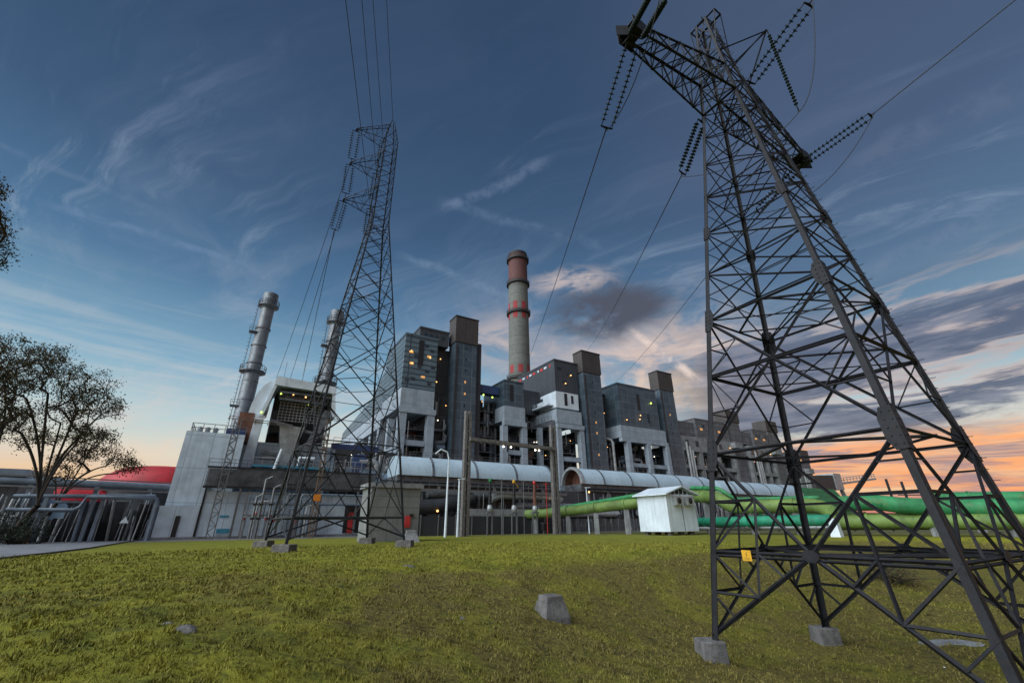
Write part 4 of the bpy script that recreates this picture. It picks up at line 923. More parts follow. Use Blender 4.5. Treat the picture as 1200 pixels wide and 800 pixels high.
def ladder_tower(label, p0, p1, Dn, w, m):
    """narrow vertical lattice ladder"""
    a0, z0 = AB(atD(*p0, Dn))[0], GZ; z1 = atD(*p1, Dn).z; H = thing('lattice_mast', label, 'mast', (a0, Dn, GZ), 'lattice masts before the turbine units', True); g = MB()
    for sx in (-w/2, w/2):
        for sy in (0, w): g.bar((a0+sx, Dn+sy, z0), (a0+sx, Dn+sy, z1), .13)
    z = z0; k = 0
    while z < z1-w:
        for sy in (0, w): g.bar((a0-w/2, Dn+sy, z), (a0+w/2, Dn+sy, z+w if k % 2 else z), .08); g.bar((a0-w/2 if k % 2 else a0+w/2, Dn+sy, z), (a0+w/2 if k % 2 else a0-w/2, Dn+sy, z+w), .08)
        z += w; k += 1
    g.build('lattice', m, H); return H, a0
ladder_tower('tall grey lattice mast in front of the white hall below the first flue stack', (248, 618), (291, 492), 80, .9, M_rail)
for k, px in enumerate((293, 300, 312)):
    a_ = AB(atD(px, 620, 79))[0]; H = thing('pipe_riser', ('left one of three grey pipe risers before the white wall', 'middle one of three grey pipe risers before the white wall', 'right one of three grey pipe risers before the white wall')[k], 'pipe', (a_, 79, GZ), 'grey pipe risers', True)
    g = MB(); g.tube([(a_, 79, GZ), (a_, 79, (4.2, 6.8, 5.6)[k]), (a_+.8, 79, (4.6, 7.2, 6.)[k])], .17, 8); g.build('pipe_run', M_rail, H)
    g = MB(); g.box(a_-.3, a_+.3, 78.8, 79.2, 1, 1.3); g.box(a_-.3, a_+.3, 78.8, 79.2, 3, 3.3); g.build('clamp', M_blk, H)
M_brownp = mat('brown painted pole', (.14,.10,.075), .7, 0, .3, 2, 9, .1)
H, a0 = ladder_tower('brown lattice mast with a small orange plate, behind the slender pylon legs', (365, 622), (385, 490), 76, .55, M_brownp)
zo = atD(371, 583, 76).z; g = MB(); g.box(a0-.5, a0+.5, 75.7, 75.85, zo-.5, zo+.5); g.build('orange_plate', M_org, H)

def stack(label, a, b, zt, zr, r):
    H = thing('flue_stack', label, 'flue stack', (a, b, GZ), 'silver flue stacks', True)
    g = MB(); g.lathe([(r*1.12, 6), (r*1.08, zr), (r, zr+.5), (r*.97, zt-4)], (a, b, 0), 26); g.build('shaft', M_stack, H)
    g = MB(); g.lathe([(r*.99, zt-4), (r*1.12, zt-3.6), (r*1.12, zt), (r*.85, zt), (r*.85, zt-4), (0, zt-4)], (a, b, 0), 26, smooth=False); g.build('stack_head', M_mach, H)
    for z, q in ((zt-3.2, .75), (zr, 1.15)):
        g = MB(); g.lathe([(r*1.05, z-.5), (r+q, z-.1), (r+q, z+.15), (r*1.05, z+.15)], (a, b, 0), 22, smooth=False)
        for k in range(22): t = k*math.pi/11; c = (a+(r+q-.05)*math.cos(t), b+(r+q-.05)*math.sin(t)); g.bar((*c, z), (*c, z+1.3), .09)
        for h in (.7, 1.3): g.tube([(a+(r+q-.05)*math.cos(t), b+(r+q-.05)*math.sin(t), z+h) for t in np.linspace(0, 2*math.pi, 23)], .06, 5, False)
        g.build('platform', M_mach, H)
    for z in np.arange(12, zt-5, 4.2):
        g = MB(); g.lathe([(r*1.06, z), (r*1.12, z+.05), (r*1.12, z+.3), (r*1.06, z+.35)], (a, b, 0), 26, smooth=False); g.build('stiffening_ring', M_mach, H)
    g = MB(); x = a-r-.5
    for s in (-.25, .25): g.bar((x, b-.8+s, 8), (x, b-.8+s, zt-3), .1)
    for z in np.arange(8, zt-3, .9): g.bar((x-.3, b-1.05, z), (x-.3, b-.55, z), .07); g.bar((x-.3, b-.8, z), (x, b-.8, z), .05)
    g.build('ladder', M_rail, H)
    for z in (zr+9, zr-8): g = MB(); g.box(a-r-1.1, a-r*.7, b-1.4, b+.2, z, z+.25); rail(g, (a-r-1.1, b-1.4, z+.2), (a-r*.7, b-1.4, z+.2), 1.1, .8, .07); g.build('side_platform', M_mach, H)
    return H
stack('left silver flue stack with two ring platforms, rising above the white hall', -2.7, 105, 50.6, 31.2, 1.42)
stack('second silver flue stack, partly behind the slender pylon', 12.4, 105, 50.0, 31.0, 1.42)
H = thing('intake_housing', 'white hooded intake housing with a dark open underside, between the two silver stacks', 'filter housing', (5, 90, GZ), None, True)
g = MB(); g.prism([(1.7, 24.3), (12.6, 24.0), (12.6, 25.5), (2.3, 26.0), (1.7, 25.7)], 87.5, 98); g.build('hood_roof', M_white, H)
g = MB(); g.prism([(1.7, 24.3), (2.2, 24.3), (.9, 18.2), (.3, 18.2)], 87.6, 97.5); g.prism([(12.0, 24), (12.5, 24), (13.2, 19.5), (12.7, 19.5)], 87.6, 97.5); g.build('hood_side', M_white, H)
cur = [(-1.4, 18.8), (-1.2, 20.6), (-.7, 22.6), (.2, 24.3), (1.0, 25.1), (1.69, 25.5), (1.69, 20), (.3, 18.4), (-.3, 18.4)]
g = MB(); g.prism(cur, 88.5, 97); g.build('curved_duct', M_white, H)
g = MB(); g.box(-2.6, -.3, 88.3, 96, 13.6, 18.8); g.build('brown_panel', M_rust, H); g = MB(); rail(g, (-4, 87.6, 17), (6, 87.6, 16.4), .8, 2, .1); g.build('catwalk', M_brownp, H)
g = MB(); g.prism([(-.2, 18.4), (1.3, 18.4), (.9, 9), (-.6, 9)], 87.7, 88.9); g.build('front_leg', M_white, H)
g = MB(); g.box(2.4, 12.2, 93.5, 97, 12, 24); g.box(2.4, 4.0, 90, 97, 16, 20); g.build('dark_interior', M_dark, H)
g = MB()
for k in range(13): g.box(3.4+k*.62, 3.5+k*.62, 89.9, 90.1, 18.2, 22.8)
for k in range(9): g.box(3.3, 11, 89.85, 89.95, 18.3+k*.56, 18.4+k*.56)
g.build('intake_grid', M_lag, H)
g = MB(); g.box(2.8, 12, 88.2, 96, 23.1, 23.5); g.box(3, 11.5, 88.6, 90, 21.9, 22.3); rail(g, (3, 88.6, 22.3), (11.5, 88.6, 22.3), .9, 1.2, .07); g.build('hanging_deck', M_mach, H)
g = MB(); g.hexa([(5.4, 88.8, 9.5), (6.2, 88.8, 9.5), (6.2, 89.6, 9.5), (5.4, 89.6, 9.5), (4.0, 87.9, 17), (8.2, 87.9, 17), (8.2, 91, 17), (4.0, 91, 17)]); g.build('chute', M_lag, H)
g = MB(); g.bar((8.8, 88.6, 12), (11.8, 88.6, 20.5), 1.3, 1.3); g.bar((8, 88.8, 11), (12.6, 88.8, 10), .8, .8); g.bar((2.4, 88.6, 17.8), (12, 88.6, 15.6), .5, .6); g.build('inclined_duct', M_mach, H)
g = MB(); g.box(-1.0, 13.8, 90.6, 100, GZ, 14.2); g.build('lower_block', M_wallw, H)
g = MB(); g.box(2, 11, 89.2, 90.5, 11.2, 11.5); rail(g, (2, 89.2, 11.5), (11, 89.2, 11.5), 1.1, 1.2, .07); g.tube([(2, 89.8, 12.4), (9.6, 89.8, 12.4), (9.6, 89.8, 9)], .35, 8); g.tube([(7.4, 89.4, 9), (7.4, 89.4, 14.5)], .4, 10); g.build('pipework', M_lag, H)
g = MB()
for a_, h in ((3, 3.4), (6.2, 4.2), (8, 1.4)): g.tube([(a_, 88, 25.7), (a_, 88, 25.7+h)], .05, 5)
g.build('aerial', M_rail, H); lamp(H, [(3.1, 88.2, 22.9), (.6, 87.4, 18.9), (8.2, 88.2, 21.4)], G_yel, .16); lamp(H, [(5.2, 88.5, 23.1), (7.4, 88.5, 22.9)], G_warm, .16)
H = thing('turbine_annex', 'pale low plant block with blue roof edge and pipe clutter right of the intake housing', 'building', (20, 88, GZ), None, True)
g = MB(); g.box(14, 26.5, 91, 100, GZ, 14.0); g.box(15, 22, 88.6, 91, GZ, 11.0); g.build('wall', M_wallw, H)
g = MB(); g.box(13.8, 23, 90.7, 91.6, 14.01, 15.0); g.build('blue_roof_edge', M_blue, H)
g = MB(); rail(g, (14, 90.8, 15.0), (26, 90.8, 15.0), 1.2, 1.5, .07); g.build('roof_railing', M_rail, H)
clutter(H, 15, 26.5, 85.6, 89.5, 5.4, 13.6, 71, 1.5)
g = MB(); g.box(21.5, 27, 86.5, 90.9, 6, 11.2); g.build('concrete_bay', M_concG, H)
g = MB(); g.box(17.3, 19.6, 86.0, 88, 9.2, 12.5); g.build('blue_unit', M_blue, H)

H = thing('pipe_rack', 'open steel frame crowded with thin pipes and valves in front of the white wall', 'pipe rack', (5, 80.5, GZ), None, True)
g = MB()
for a_ in (1.2, 3.4, 6.0, 8.4, 10.6): g.box(a_, a_+.16, 80, 80.16, GZ, 5.0); g.box(a_, a_+.16, 81.6, 81.76, GZ, 5.0)
for z in (1.6, 3.2, 4.8): g.box(1.2, 10.7, 79.95, 80.1, z, z+.15)
g.build('frame', M_rail, H); rd = random.Random(31); p1, p2, vv = MB(), MB(), MB()
for k in range(26):
    a_ = rd.uniform(1.3, 10); b_ = rd.uniform(80.2, 81.6); z = rd.uniform(.5, 5); q = rd.uniform(.8, 3)
    (p1 if k % 2 else p2).tube([(a_, b_, GZ), (a_, b_, z-.15), (a_+.15, b_, z), (min(a_+q, 11), b_, z)], rd.choice((.05, .08, .13)), 6)
    if k % 3 == 0: vv.lathe([(0, -.2), (.2, -.12), (.2, .12), (0, .2)], (a_, b_-.15, z*.5), 8, (0, 1, 0))
p1.build('pipework', M_bluep, H); p2.build('lagged_pipe', M_lag, H); vv.build('valve', M_redp, H)
H = thing('roof_platform', 'pale turquoise platform with railing and short white pipe above the louvred gallery', 'platform', (8, 86, 9), None, True)
g = MB(); g.box(1, 13, 85, 89, 9.3, 9.7); g.build('deck', M_sky, H); g = MB(); rail(g, (1, 85, 9.7), (13, 85, 9.7), 1.1, 1.3, .08); rail(g, (14, 85.5, 8.8), (20, 85.5, 8.8), 2.2, 1.1, .09); g.build('railing', M_lag, H)
g = MB(); g.tube([(4.3, 84.6, 8.8), (4.9, 84.6, 12.3)], .26, 10); g.tube([(8, 86, 9.7), (8, 86, 11.2), (10.5, 86, 11.2)], .3, 10); g.tube([(12, 86.5, 9.7), (12, 86.5, 12.6)], .45, 10); g.build('white_pipe', M_white, H)
for a_ in (1.5, 12): g = MB(); g.box(a_, a_+.3, 85.2, 85.5, GZ, 9.3); g.build('column', M_rail, H)

# low pipe racks, tanks and red roofs at the far left
H = thing('pipe_bridge', 'blue grey pipe bridge running left from the white hall at roof height of the racks', 'pipe bridge', (-18, 85, GZ), None, True)
Pa, Pb = atD(-70, 560, 88), atD(244, 573.5, 86); (aa, _), (ab, _) = AB(Pa), AB(Pb)
g = MB(); g.tube([(aa, 86, Pa.z), (ab, 86, Pb.z)], .52, 16); g.build('main_pipe', M_bluep, H)
g = MB(); g.bar((aa, 85.4, Pa.z+.65), (ab, 85.4, Pb.z+.65), .15); g.bar((aa, 85.4, Pa.z-.7), (ab, 85.4, Pb.z-.7), .2); g.build('rack_beam', M_rail, H)
for a_ in (-31, -24.3, -17.5, -11.5): g = MB(); g.box(a_-.25, a_+.25, 85.6, 86.4, GZ, 5.5); g.build('column', M_bluep, H)
H = thing('pipe_rack', 'lower rack with stepped blue pipes and dark equipment left of the white hall', 'pipe rack', (-18, 80, GZ), None, True)
z_ = atD(150, 583, 80).z; g = MB(); g.tube([(-24, 80, z_-1.6), (-17.9, 80, z_-1.6), (-17.3, 80, z_-1.2), (-17.0, 80, z_), (-9.8, 80, z_), (-9.5, 80, z_-.4), (-9.4, 80, GZ)], .26, 12); g.tube([(-20, 80.6, z_-.6), (-17.2, 80.6, z_-.6), (-17.0, 80.6, GZ)], .2, 10); g.tube([(-24, 80.6, z_), (-10, 80.6, z_+.3)], .26, 10); g.build('pipework', M_bluep, H)
for a_ in (-20.9, -16.3, -15.4, -9.7): g = MB(); g.box(a_-.2, a_+.2, 80.4, 80.9, GZ, z_); g.build('column', M_bluep, H)
rd = random.Random(4); mm, pp, ll = MB(), MB(), MB()
for k in range(26): a_ = rd.uniform(-26, -10.5); mm.box(a_, a_+rd.uniform(.6, 2.4), 84, 86, GZ, rd.uniform(.2, 3.6))
for k in range(40): a_ = rd.uniform(-26, -10); (pp if k % 2 else ll).tube([(a_, 82+rd.random()*2, GZ), (a_+rd.uniform(-.4, .4), 82+rd.random()*2, rd.uniform(1, 4.4))], rd.choice((.06, .1, .2)), 6)
mm.build('machinery', M_dark, H); pp.build('small_pipe', M_mach, H); ll.build('lagged_pipe', M_lag, H)
g = MB(); g.box(-21.8, -20.9, 78.9, 79.8, GZ, -.2); g.build('orange_bin', M_org, H)
for k, (px, d_) in enumerate(((22, 92), (52, 92))):
    a_, _ = AB(atD(px, 600, d_)); H = thing('storage_tank', ('grey round storage tank behind the tree trunk at the left', 'small blue storage tank between the tree and the pipe rack')[k], 'tank', (a_, d_, GZ), None, True)
    g = MB(); r_ = (3.6, 2.2)[k]; g.lathe([(r_, GZ), (r_, 3.2), (r_*.6, 3.9), (0, 4.1)], (a_, d_, 0), 28); g.build('shell', (M_concG, M_bluep)[k], H); g = MB(); g.lathe([(r_+.05, 1), (r_+.15, 1.05), (r_+.05, 1.1)], (a_, d_, 0), 28); g.build('hoop', M_rail, H)
def dome(label, px, top, w, Dn, zb_):
    P = atD(px, top, Dn); a_, _ = AB(P); H = thing('red_roof_hall', label, 'hall', (a_, Dn, GZ), 'red membrane roofs', True); g = MB(); vs = []; K, J = 24, 10
    for j in range(J+1):
        t = j/J*math.pi/2; rr_ = math.cos(t)**.7; zz = zb_+(P.z-zb_)*math.sin(t)
        for k in range(K): q = 2*math.pi*k/K; f = 1+.03*math.cos(k*math.pi); vs.append((a_+w*rr_*math.cos(q)*f, Dn+w*.8*rr_*math.sin(q)*f, zz))
    g.add(vs, [(j*K+k, j*K+(k+1)%K, (j+1)*K+(k+1)%K, (j+1)*K+k) for j in range(J) for k in range(K)], True); g.build('roof', M_red, H)
    g = MB(); g.lathe([(w*.93, GZ), (w*.93, zb_+.1)], (a_, Dn, 0), 24); g.v = [(x, Dn+(y-Dn)*.8, z) for x, y, z in g.v]; g.build('wall', M_dark, H)
dome('large bright red curved roof just left of the white hall', 196, 547, 12.5, 140, 8.2)
dome('lower red curved roof seen behind the tree and the pipe bridge', 78, 568, 13, 140, 5.4)
H = thing('low_building', 'low dark building with a teal roof edge, behind the trees at the left', 'building', (-40, 86, GZ), None, True)
a1_ = AB(atD(27, 560, 86))[0]; zt_ = atD(10, 549, 86).z; g = MB(); g.box(a1_-30, a1_, 86, 100, GZ, zt_-1.0); g.build('wall', M_panelD, H); g = MB(); g.box(a1_-30.4, a1_+.4, 85.6, 100.2, zt_-1, zt_); g.build('roof_edge', M_bluep, H)
P = atD(142, 622, 76); a_, _ = AB(P); H = thing('warning_sign', 'small white triangular sign on a thin pole before the pipe rack', 'sign', (a_, 76, GZ), None, True)
g = MB(); g.prism([(a_-.45, .6), (a_+.45, .6), (a_, 1.4)], 75.95, 76); g.build('sign_face', M_white, H); g = MB(); g.tube([(a_, 76.1, GZ), (a_, 76.1, 1.2)], .05, 6); g.build('pole', M_rail, H)

# ------------------------------------------------------------------ concrete stubs, slabs and stones on the grass
def frustum(P, w0, w1, h, rot, name='body'):
    g = MB(); c, s = math.cos(rot), math.sin(rot); lv = [(w0, -.35), (w0, 0), (w1*1.06, h*.72), (w1*1.0, h*.74), (w1*.94, h)]
    for (wa, za), (wb_, zb_) in zip(lv, lv[1:]):
        vs = [];
        for w_, z_ in ((wa, za), (wb_, zb_)):
            for x, y in ((-1,-1),(1,-1),(1,1),(-1,1)): x, y = x*w_/2, y*w_/2; vs.append((P.x+x*c-y*s, P.y+x*s+y*c, P.z+z_))
        g.add(vs, [(0,1,5,4),(1,2,6,5),(2,3,7,6),(3,0,4,7),(4,5,6,7)])
    return g
P = on_ground(646, 722); wpx = (P-Vector((0,0,0))).dot(Vector((0, math.cos(PITCH), math.sin(PITCH))))/FPX
H = thing('concrete_stub', 'isolated tapered concrete stub in the middle of the grass slope', 'concrete block', P, 'concrete stubs')
frustum(P, 33*wpx, 23*wpx, 22*wpx, .45).build('body', M_block, H, bevel=.07)
P = on_ground(481, 635); wpx = P.dot(Vector((0, math.cos(PITCH), math.sin(PITCH))))/FPX
H = thing('concrete_stub', 'pale tapered concrete stub right of the slender pylon feet', 'concrete block', P, 'concrete stubs')
frustum(P, 20*wpx, 12*wpx, 13*wpx, .3).build('body', M_concG, H, bevel=.03)
H = thing('white_pedestal', 'white tapered pedestal at the slope top below the pipes, inside the near pylon', 'concrete block', atd(981, 624, 47), None)
P = atd(981, 626, 47); frustum(Vector((P.x, P.y, GZ-.1)), 1.0, .75, 2.0, .6).build('body', M_white, H, bevel=.03)
def stone(px, py, rx, ry, h, label, seed, m=M_block):
    P = on_ground(px, py); H = MB(); K = 12; rd = random.Random(seed); vs = []
    for j in range(5):
        t = j/4*math.pi/2
        for k in range(K): q = 2*math.pi*k/K; f = 1+rd.uniform(-.18, .18); vs.append((P.x+rx*math.cos(t)*math.cos(q)*f, P.y+ry*math.cos(t)*math.sin(q)*f, P.z-.06+h*math.sin(t)*(1+rd.uniform(-.1, .1))))
    H.add(vs, [(j*K+k, j*K+(k+1)%K, (j+1)*K+(k+1)%K, (j+1)*K+k) for j in range(4) for k in range(K)], True); o = H.build('stone', m); tag(o, label, 'stone', 'stones in the grass')
stone(216, 738, .26, .16, .14, 'rough grey stone half buried at the lower left of the grass', 1)
stone(196, 731, .15, .12, .10, 'smaller stone just behind the rough grey one at the lower left', 2)
stone(541, 722, .16, .3, .07, 'flat pale stone left of the concrete stub', 3)
stone(477, 663, .35, .3, .12, 'low stone on the slope brow below the slender pylon', 4)
stone(1118, 753, 1.5, .7, .13, 'wide flat concrete slab sunk in the grass under the near pylon', 5, M_concG)
stone(1107, 782, .09, .07, .09, 'tiny white scrap in the grass under the near pylon', 6, M_white)

# ------------------------------------------------------------------ trees
def leaf_mat(name, c1, c2):
    m, t, b = new_mat(name); tc = t.node('ShaderNodeTexCoord').outputs['Object']; f = t.noise(tc, 2.2, 3, .6)
    t.L.new(t.mix(t.ss(f, .35, .65), c1, c2), b.inputs['Base Color']); b.inputs['Roughness'].default_value = .7; b.inputs['Specular IOR Level'].default_value = .2
    return m
L_tree = leaf_mat('olive brown leaves', (.034,.038,.018), (.095,.075,.034)); L_dark = leaf_mat('dark green leaves', (.014,.024,.016), (.03,.045,.026)); L_bush = leaf_mat('reddish brown bush leaves', (.05,.055,.02), (.09,.06,.03))
def leaves(g, c, rad, k, sz, rng, droop=.0):
    for _ in range(k):
        d = Vector(rng.normal(0, 1, 3)); d.z *= .7; p = c+d*rad*.5; p.z -= droop*abs(rng.normal())*rad
        u = Vector(rng.normal(0, 1, 3)).normalized(); v = u.orthogonal().normalized(); l = sz*rng.uniform(.6, 1.4); w = l*.38
        i = len(g.v); g.v += [tuple(p-u*l/2), tuple(p+v*w/2), tuple(p+u*l/2), tuple(p-v*w/2)]; g.f.append((i, i+1, i+2, i+3)); g.sm.append(False)
def tree(label, trunk, blobs, seed, lm, r0=.3, nper=26, leafn=60, lsz=.17, group='trees by the left edge', name='tree'):
    rng = np.random.default_rng(seed); nodes = [Vector(p) for p in trunk]; par = [-1]+list(range(len(trunk)-1)); at = []
    for (c, rx, ry, rz__) in blobs:
        c = Vector(c); k = max(5, int(nper*(rx*rz__)**.8/3))
        for _ in range(k):
            while True:
                q = rng.uniform(-1, 1, 3)
                if .25 < np.linalg.norm(q) < 1: break
            at.append(c+Vector((q[0]*rx, q[1]*ry, q[2]*rz__)))
    fork = len(nodes)-1
    for (c, rx, ry, rz__) in blobs:                      # a limb towards each clump of the crown
        c = Vector(c); q = nodes[fork]; tgt = lerp(q, c, .8); L = (tgt-q).length; k = max(2, int(L/.7)); prev = fork; side = Vector(rng.normal(0, .1, 3))*L
        mid = q+(tgt-q)*.28+Vector((0, 0, .30*L))+side*.6
        for s in range(1, k+1): t = s/k; nodes.append(q*(1-t)**2+mid*2*t*(1-t)+tgt*t*t); par.append(prev); prev = len(nodes)-1
    base = nodes[0]; at.sort(key=lambda p: (p-nodes[-1]).length)
    tips_ = []
    for p in at:
        best, bi = 1e9, 0
        for i, q in enumerate(nodes):
            if i < 1: continue
            d = (p-q).length+max(0, q.z-p.z+.3)*2.5
            if d < best: best, bi = d, i
        q = nodes[bi]; L = (p-q).length; k = max(1, int(L/.7)); prev = bi
        mid = (p+q)/2+Vector(rng.normal(0, .08, 3))*L+Vector((0, 0, .04*L))
        for s in range(1, k+1):
            t = s/k; x = q*(1-t)**2+mid*2*t*(1-t)+p*t*t+Vector(rng.normal(0, .035, 3)); nodes.append(x); par.append(prev); prev = len(nodes)-1
        tips_.append(prev)
    cnt = [0]*len(nodes)
    for i in tips_:
        j = i
        while j >= 0: cnt[j] += 1; j = par[j]
    tot = max(cnt); rad = [max(.016, r0*(c_/tot)**.5) for c_ in cnt]
    root = thing(name, label, 'tree', trunk[0], group); g = MB()
    for i in range(1, len(nodes)):
        rp = min(rad[par[i]], rad[i]*1.35) if par[i] >= len(trunk) or i >= len(trunk) else rad[par[i]]
        g.tube([nodes[par[i]], nodes[i]], [rp, rad[i]], 6 if rad[i] > .05 else 4, False)
    g.build('trunk', M_bark, root); g = MB()
    for i in tips_:
        p = nodes[i]; k_ = lsz*3.1; leaves(g, p, k_, leafn, lsz, rng, .25); q = nodes[par[i]]; leaves(g, (p+q)/2, k_, leafn//3, lsz, rng, .2)
    g.build('crown', lm, root); return root
def on(px, d):
    q = ray(px, 622)*d; return Vector((q[0], q[1], terr(q[0], q[1])))
def blob(px, py, d, a, b_, c_): return (atd(px, py, d), a, b_, c_)
d = 52
tree('spreading feathery tree with forked trunk, its crown over the red roofs', [on(16, d), atd(26, 610, d), atd(44, 592, d)],
     [blob(60, 422, d, 3.4, 3, 2.0), blob(104, 450, d, 3.2, 3, 1.9), blob(126, 476, d, 2.2, 2.4, 1.5), blob(28, 436, d, 3.3, 3.2, 2.8), blob(78, 472, d, 3., 2.8, 2.0), blob(20, 486, d, 2.5, 2.6, 2.1), blob(100, 503, d, 2.2, 2.2, 1.5), blob(46, 512, d, 2.2, 2.2, 1.5)], 5, L_tree, .34, 34, 31, .25)
tree('small low tree leaning right beneath the spreading one, in front of the red roof', [on(46, 56), atd(56, 604, 56), atd(66, 590, 56)],
     [blob(112, 518, 56, 2.6, 2.2, 1.6), blob(138, 535, 56, 2.4, 2.2, 1.1), blob(88, 536, 56, 2.4, 2.2, 1.3), blob(152, 546, 56, 1.7, 1.4, .7), blob(118, 506, 56, 2.0, 1.7, 1.0), blob(66, 552, 56, 2.0, 1.8, 1.2)], 8, L_tree, .22, 34, 31, .24)
tree('tall tree cut by the left edge, its trunk curving up beside the spreading one', [on(-60, 48), atd(-34, 585, 48), atd(-12, 545, 48)],
     [blob(6, 413, 48, 2.8, 3, 2.4), blob(-40, 430, 48, 3.2, 3, 3.2), blob(18, 448, 48, 2.3, 2.2, 1.8), blob(8, 478, 48, 1.8, 2, 1.5), blob(-20, 500, 48, 2.4, 2.4, 2.0)], 11, L_tree, .32, 36, 31, .25)
tree('near tree whose leafy branch hangs in at the upper left edge', [on(-260, 17), atd(-200, 470, 18), atd(-150, 400, 18)],
     [(atd(-34, 215, 18), 1.3, 1.2, 1.2), (atd(-36, 285, 18), 1.35, 1.2, 1.2), (atd(-60, 250, 18), 1.8, 1.6, 2.0), (atd(-12, 250, 18), .5, .6, .4)], 14, L_tree, .13, 60, 60, .11)
def bush(P, w, h, k, lm, label, seed, sz=.16, name='bush'):
    root = thing(name, label, 'bush', P, 'bushes'); rng = np.random.default_rng(seed); g = MB(); s = MB()
    for _ in range(k):
        q = rng.normal(0, .42, 3); c = P+Vector((q[0]*w, q[1]*w, abs(q[2])*h*1.1+.1)); leaves(g, c, .42, 34, sz, rng, 0); s.tube([P+Vector((q[0]*.2, q[1]*.2, 0)), lerp(P, c, .5)+Vector((0,0,.1)), c], [.035, .02, .012], 4, False)
    s.build('stem', M_bark, root); g.build('foliage', lm, root)
bush(on(20, 50), 3.2, 3.4, 110, L_dark, 'dense dark shrub around the foot of the left trees', 2, .2)
bush(on(-40, 49), 3.6, 3.6, 90, L_dark, 'dense dark shrub cut by the left edge', 6, .2)
bush(on_ground(1045, 682), 1.9, 1.5, 75, L_bush, 'round reddish brown bush on the slope behind the near pylon belt', 3, .15)
bush(on_ground(1172, 646), 1.3, 1.0, 34, L_bush, 'low green brown bush on the slope at the right edge', 4, .15)

# ------------------------------------------------------------------ sky and light
FILL_AZ, FILL_EL = R(-128), R(38)             # added soft fill from behind left, standing for ambient light; sunset is ahead
w = bpy.data.worlds.new('World'); S.world = w; w.use_nodes = True; t = NT(w.node_tree); bg = t.N['Background']
tc = t.node('ShaderNodeTexCoord').outputs['Generated']; dx, dy, dz = t.sep(tc)
el = t.m('MAXIMUM', dz, 0.)
base = t.ramp(el, [(0., hexc(240,176,120)), (.05, hexc(240,198,150)), (.11, hexc(224,218,200)), (.19, hexc(182,206,212)), (.29, hexc(128,170,196)), (.44, hexc(80,118,154)), (.60, hexc(60,88,122)), (.78, hexc(51,75,106)), (1., hexc(46,66,94))])
az = t.m('ARCTAN2', dx, dy)                 # 0 = straight ahead, positive to the right
right = t.ss(az, .10, .75)
# planar cloud coordinates
k_ = t.m('DIVIDE', 1., t.m('ADD', el, .10)); pc = t.xyz(t.m('MULTIPLY', dx, k_), t.m('MULTIPLY', dy, k_), 0.)
rotn = t.node('ShaderNodeVectorRotate', rotation_type='Z_AXIS'); t.L.new(pc, rotn.inputs['Vector']); rotn.inputs['Angle'].default_value = .55
st = t.vm('MULTIPLY', rotn.outputs[0], (.55, 2.3, 1.))
warp = t.noise(pc, .9, 3, .6)
ci = t.noise(t.vm('ADD', st, t.xyz(warp, t.m('MULTIPLY', warp, 1.6), 0.)), .9, 8, .62, .5)
cir = t.m('MULTIPLY', t.ss(ci, .46, .74), t.m('SUBTRACT', 1., t.m('MULTIPLY', t.ss(el, .35, .9), .55)))
c = t.mix(t.m('MULTIPLY', cir, .68), base, t.ramp(el, [(0., hexc(246,190,150)), (.12, hexc(236,214,194)), (.3, hexc(176,190,206)), (.6, hexc(104,122,152)), (1., hexc(78,92,120))]))
c = t.mix(t.m('MULTIPLY', right, t.m('MULTIPLY', t.ss(el, .12, .4), .38)), c, hexc(88,98,124))
# streaky low cirrus on the left
ls = t.noise(t.xyz(t.m('MULTIPLY', az, 1.6), t.m('MULTIPLY', el, 26.), 3.), 1.5, 6, .6, .3)
lm_ = t.m('MULTIPLY', t.m('MULTIPLY', t.ss(ls, .45, .68), t.ss(az, .15, -.35)), t.m('MULTIPLY', t.ss(el, .03, .1), t.ss(el, .46, .2)))
c = t.mix(t.m('MULTIPLY', lm_, .42), c, hexc(206,204,202))
v2 = t.vm('MULTIPLY', rotn.outputs[0], (.9, 5.2, 1.)); w2 = t.noise(t.vm('ADD', v2, t.xyz(t.m('MULTIPLY', warp, 1.4), t.m('MULTIPLY', warp, 2.6), 5.)), 1.3, 7, .68, .4)
wsp = t.m('MULTIPLY', t.m('MULTIPLY', t.ss(w2, .52, .76), t.ss(warp, .38, .62)), t.m('SUBTRACT', 1., t.m('MULTIPLY', t.ss(el, .5, 1.), .5)))
c = t.mix(t.m('MULTIPLY', wsp, .62), c, t.ramp(el, [(0., hexc(250,214,180)), (.2, hexc(222,216,212)), (.4, hexc(160,178,198)), (.7, hexc(112,130,158)), (1., hexc(90,104,132))]))
# warm cloud bank around the chimney
def spot(c, px, py, rx, ry, col, st_, sc=3., seed=0., lo=.42, hi=.6):
    v = Vector(ray(px, py)).normalized(); r1 = Vector((v.y, -v.x, 0)).normalized(); u1 = r1.cross(v).normalized()
    a = t.m('DIVIDE', t.vm('DOT_PRODUCT', tc, tuple(r1)), rx); b_ = t.m('DIVIDE', t.vm('DOT_PRODUCT', tc, tuple(u1)), ry)
    rr = t.m('SQRT', t.m('ADD', t.m('MULTIPLY', a, a), t.m('MULTIPLY', b_, b_))); fw = t.ss(t.vm('DOT_PRODUCT', tc, tuple(v)), .3, .6)
    nz = t.noise(t.vm('ADD', t.vm('MULTIPLY', tc, (1., 1., 2.4)), (seed, seed*.7, 0.)), sc, 6, .62, .6)
    msk = t.m('MULTIPLY', t.m('MULTIPLY', t.ss(t.m('ADD', rr, t.m('MULTIPLY', t.m('SUBTRACT', nz, .5), 1.6)), 1.05, .35), t.ss(nz, lo, hi)), fw)
    return t.mix(t.m('MULTIPLY', msk, st_), c, col)
c = spot(c, 690, 395, .46, .20, hexc(150,154,168), .85, 3.4, 1.)
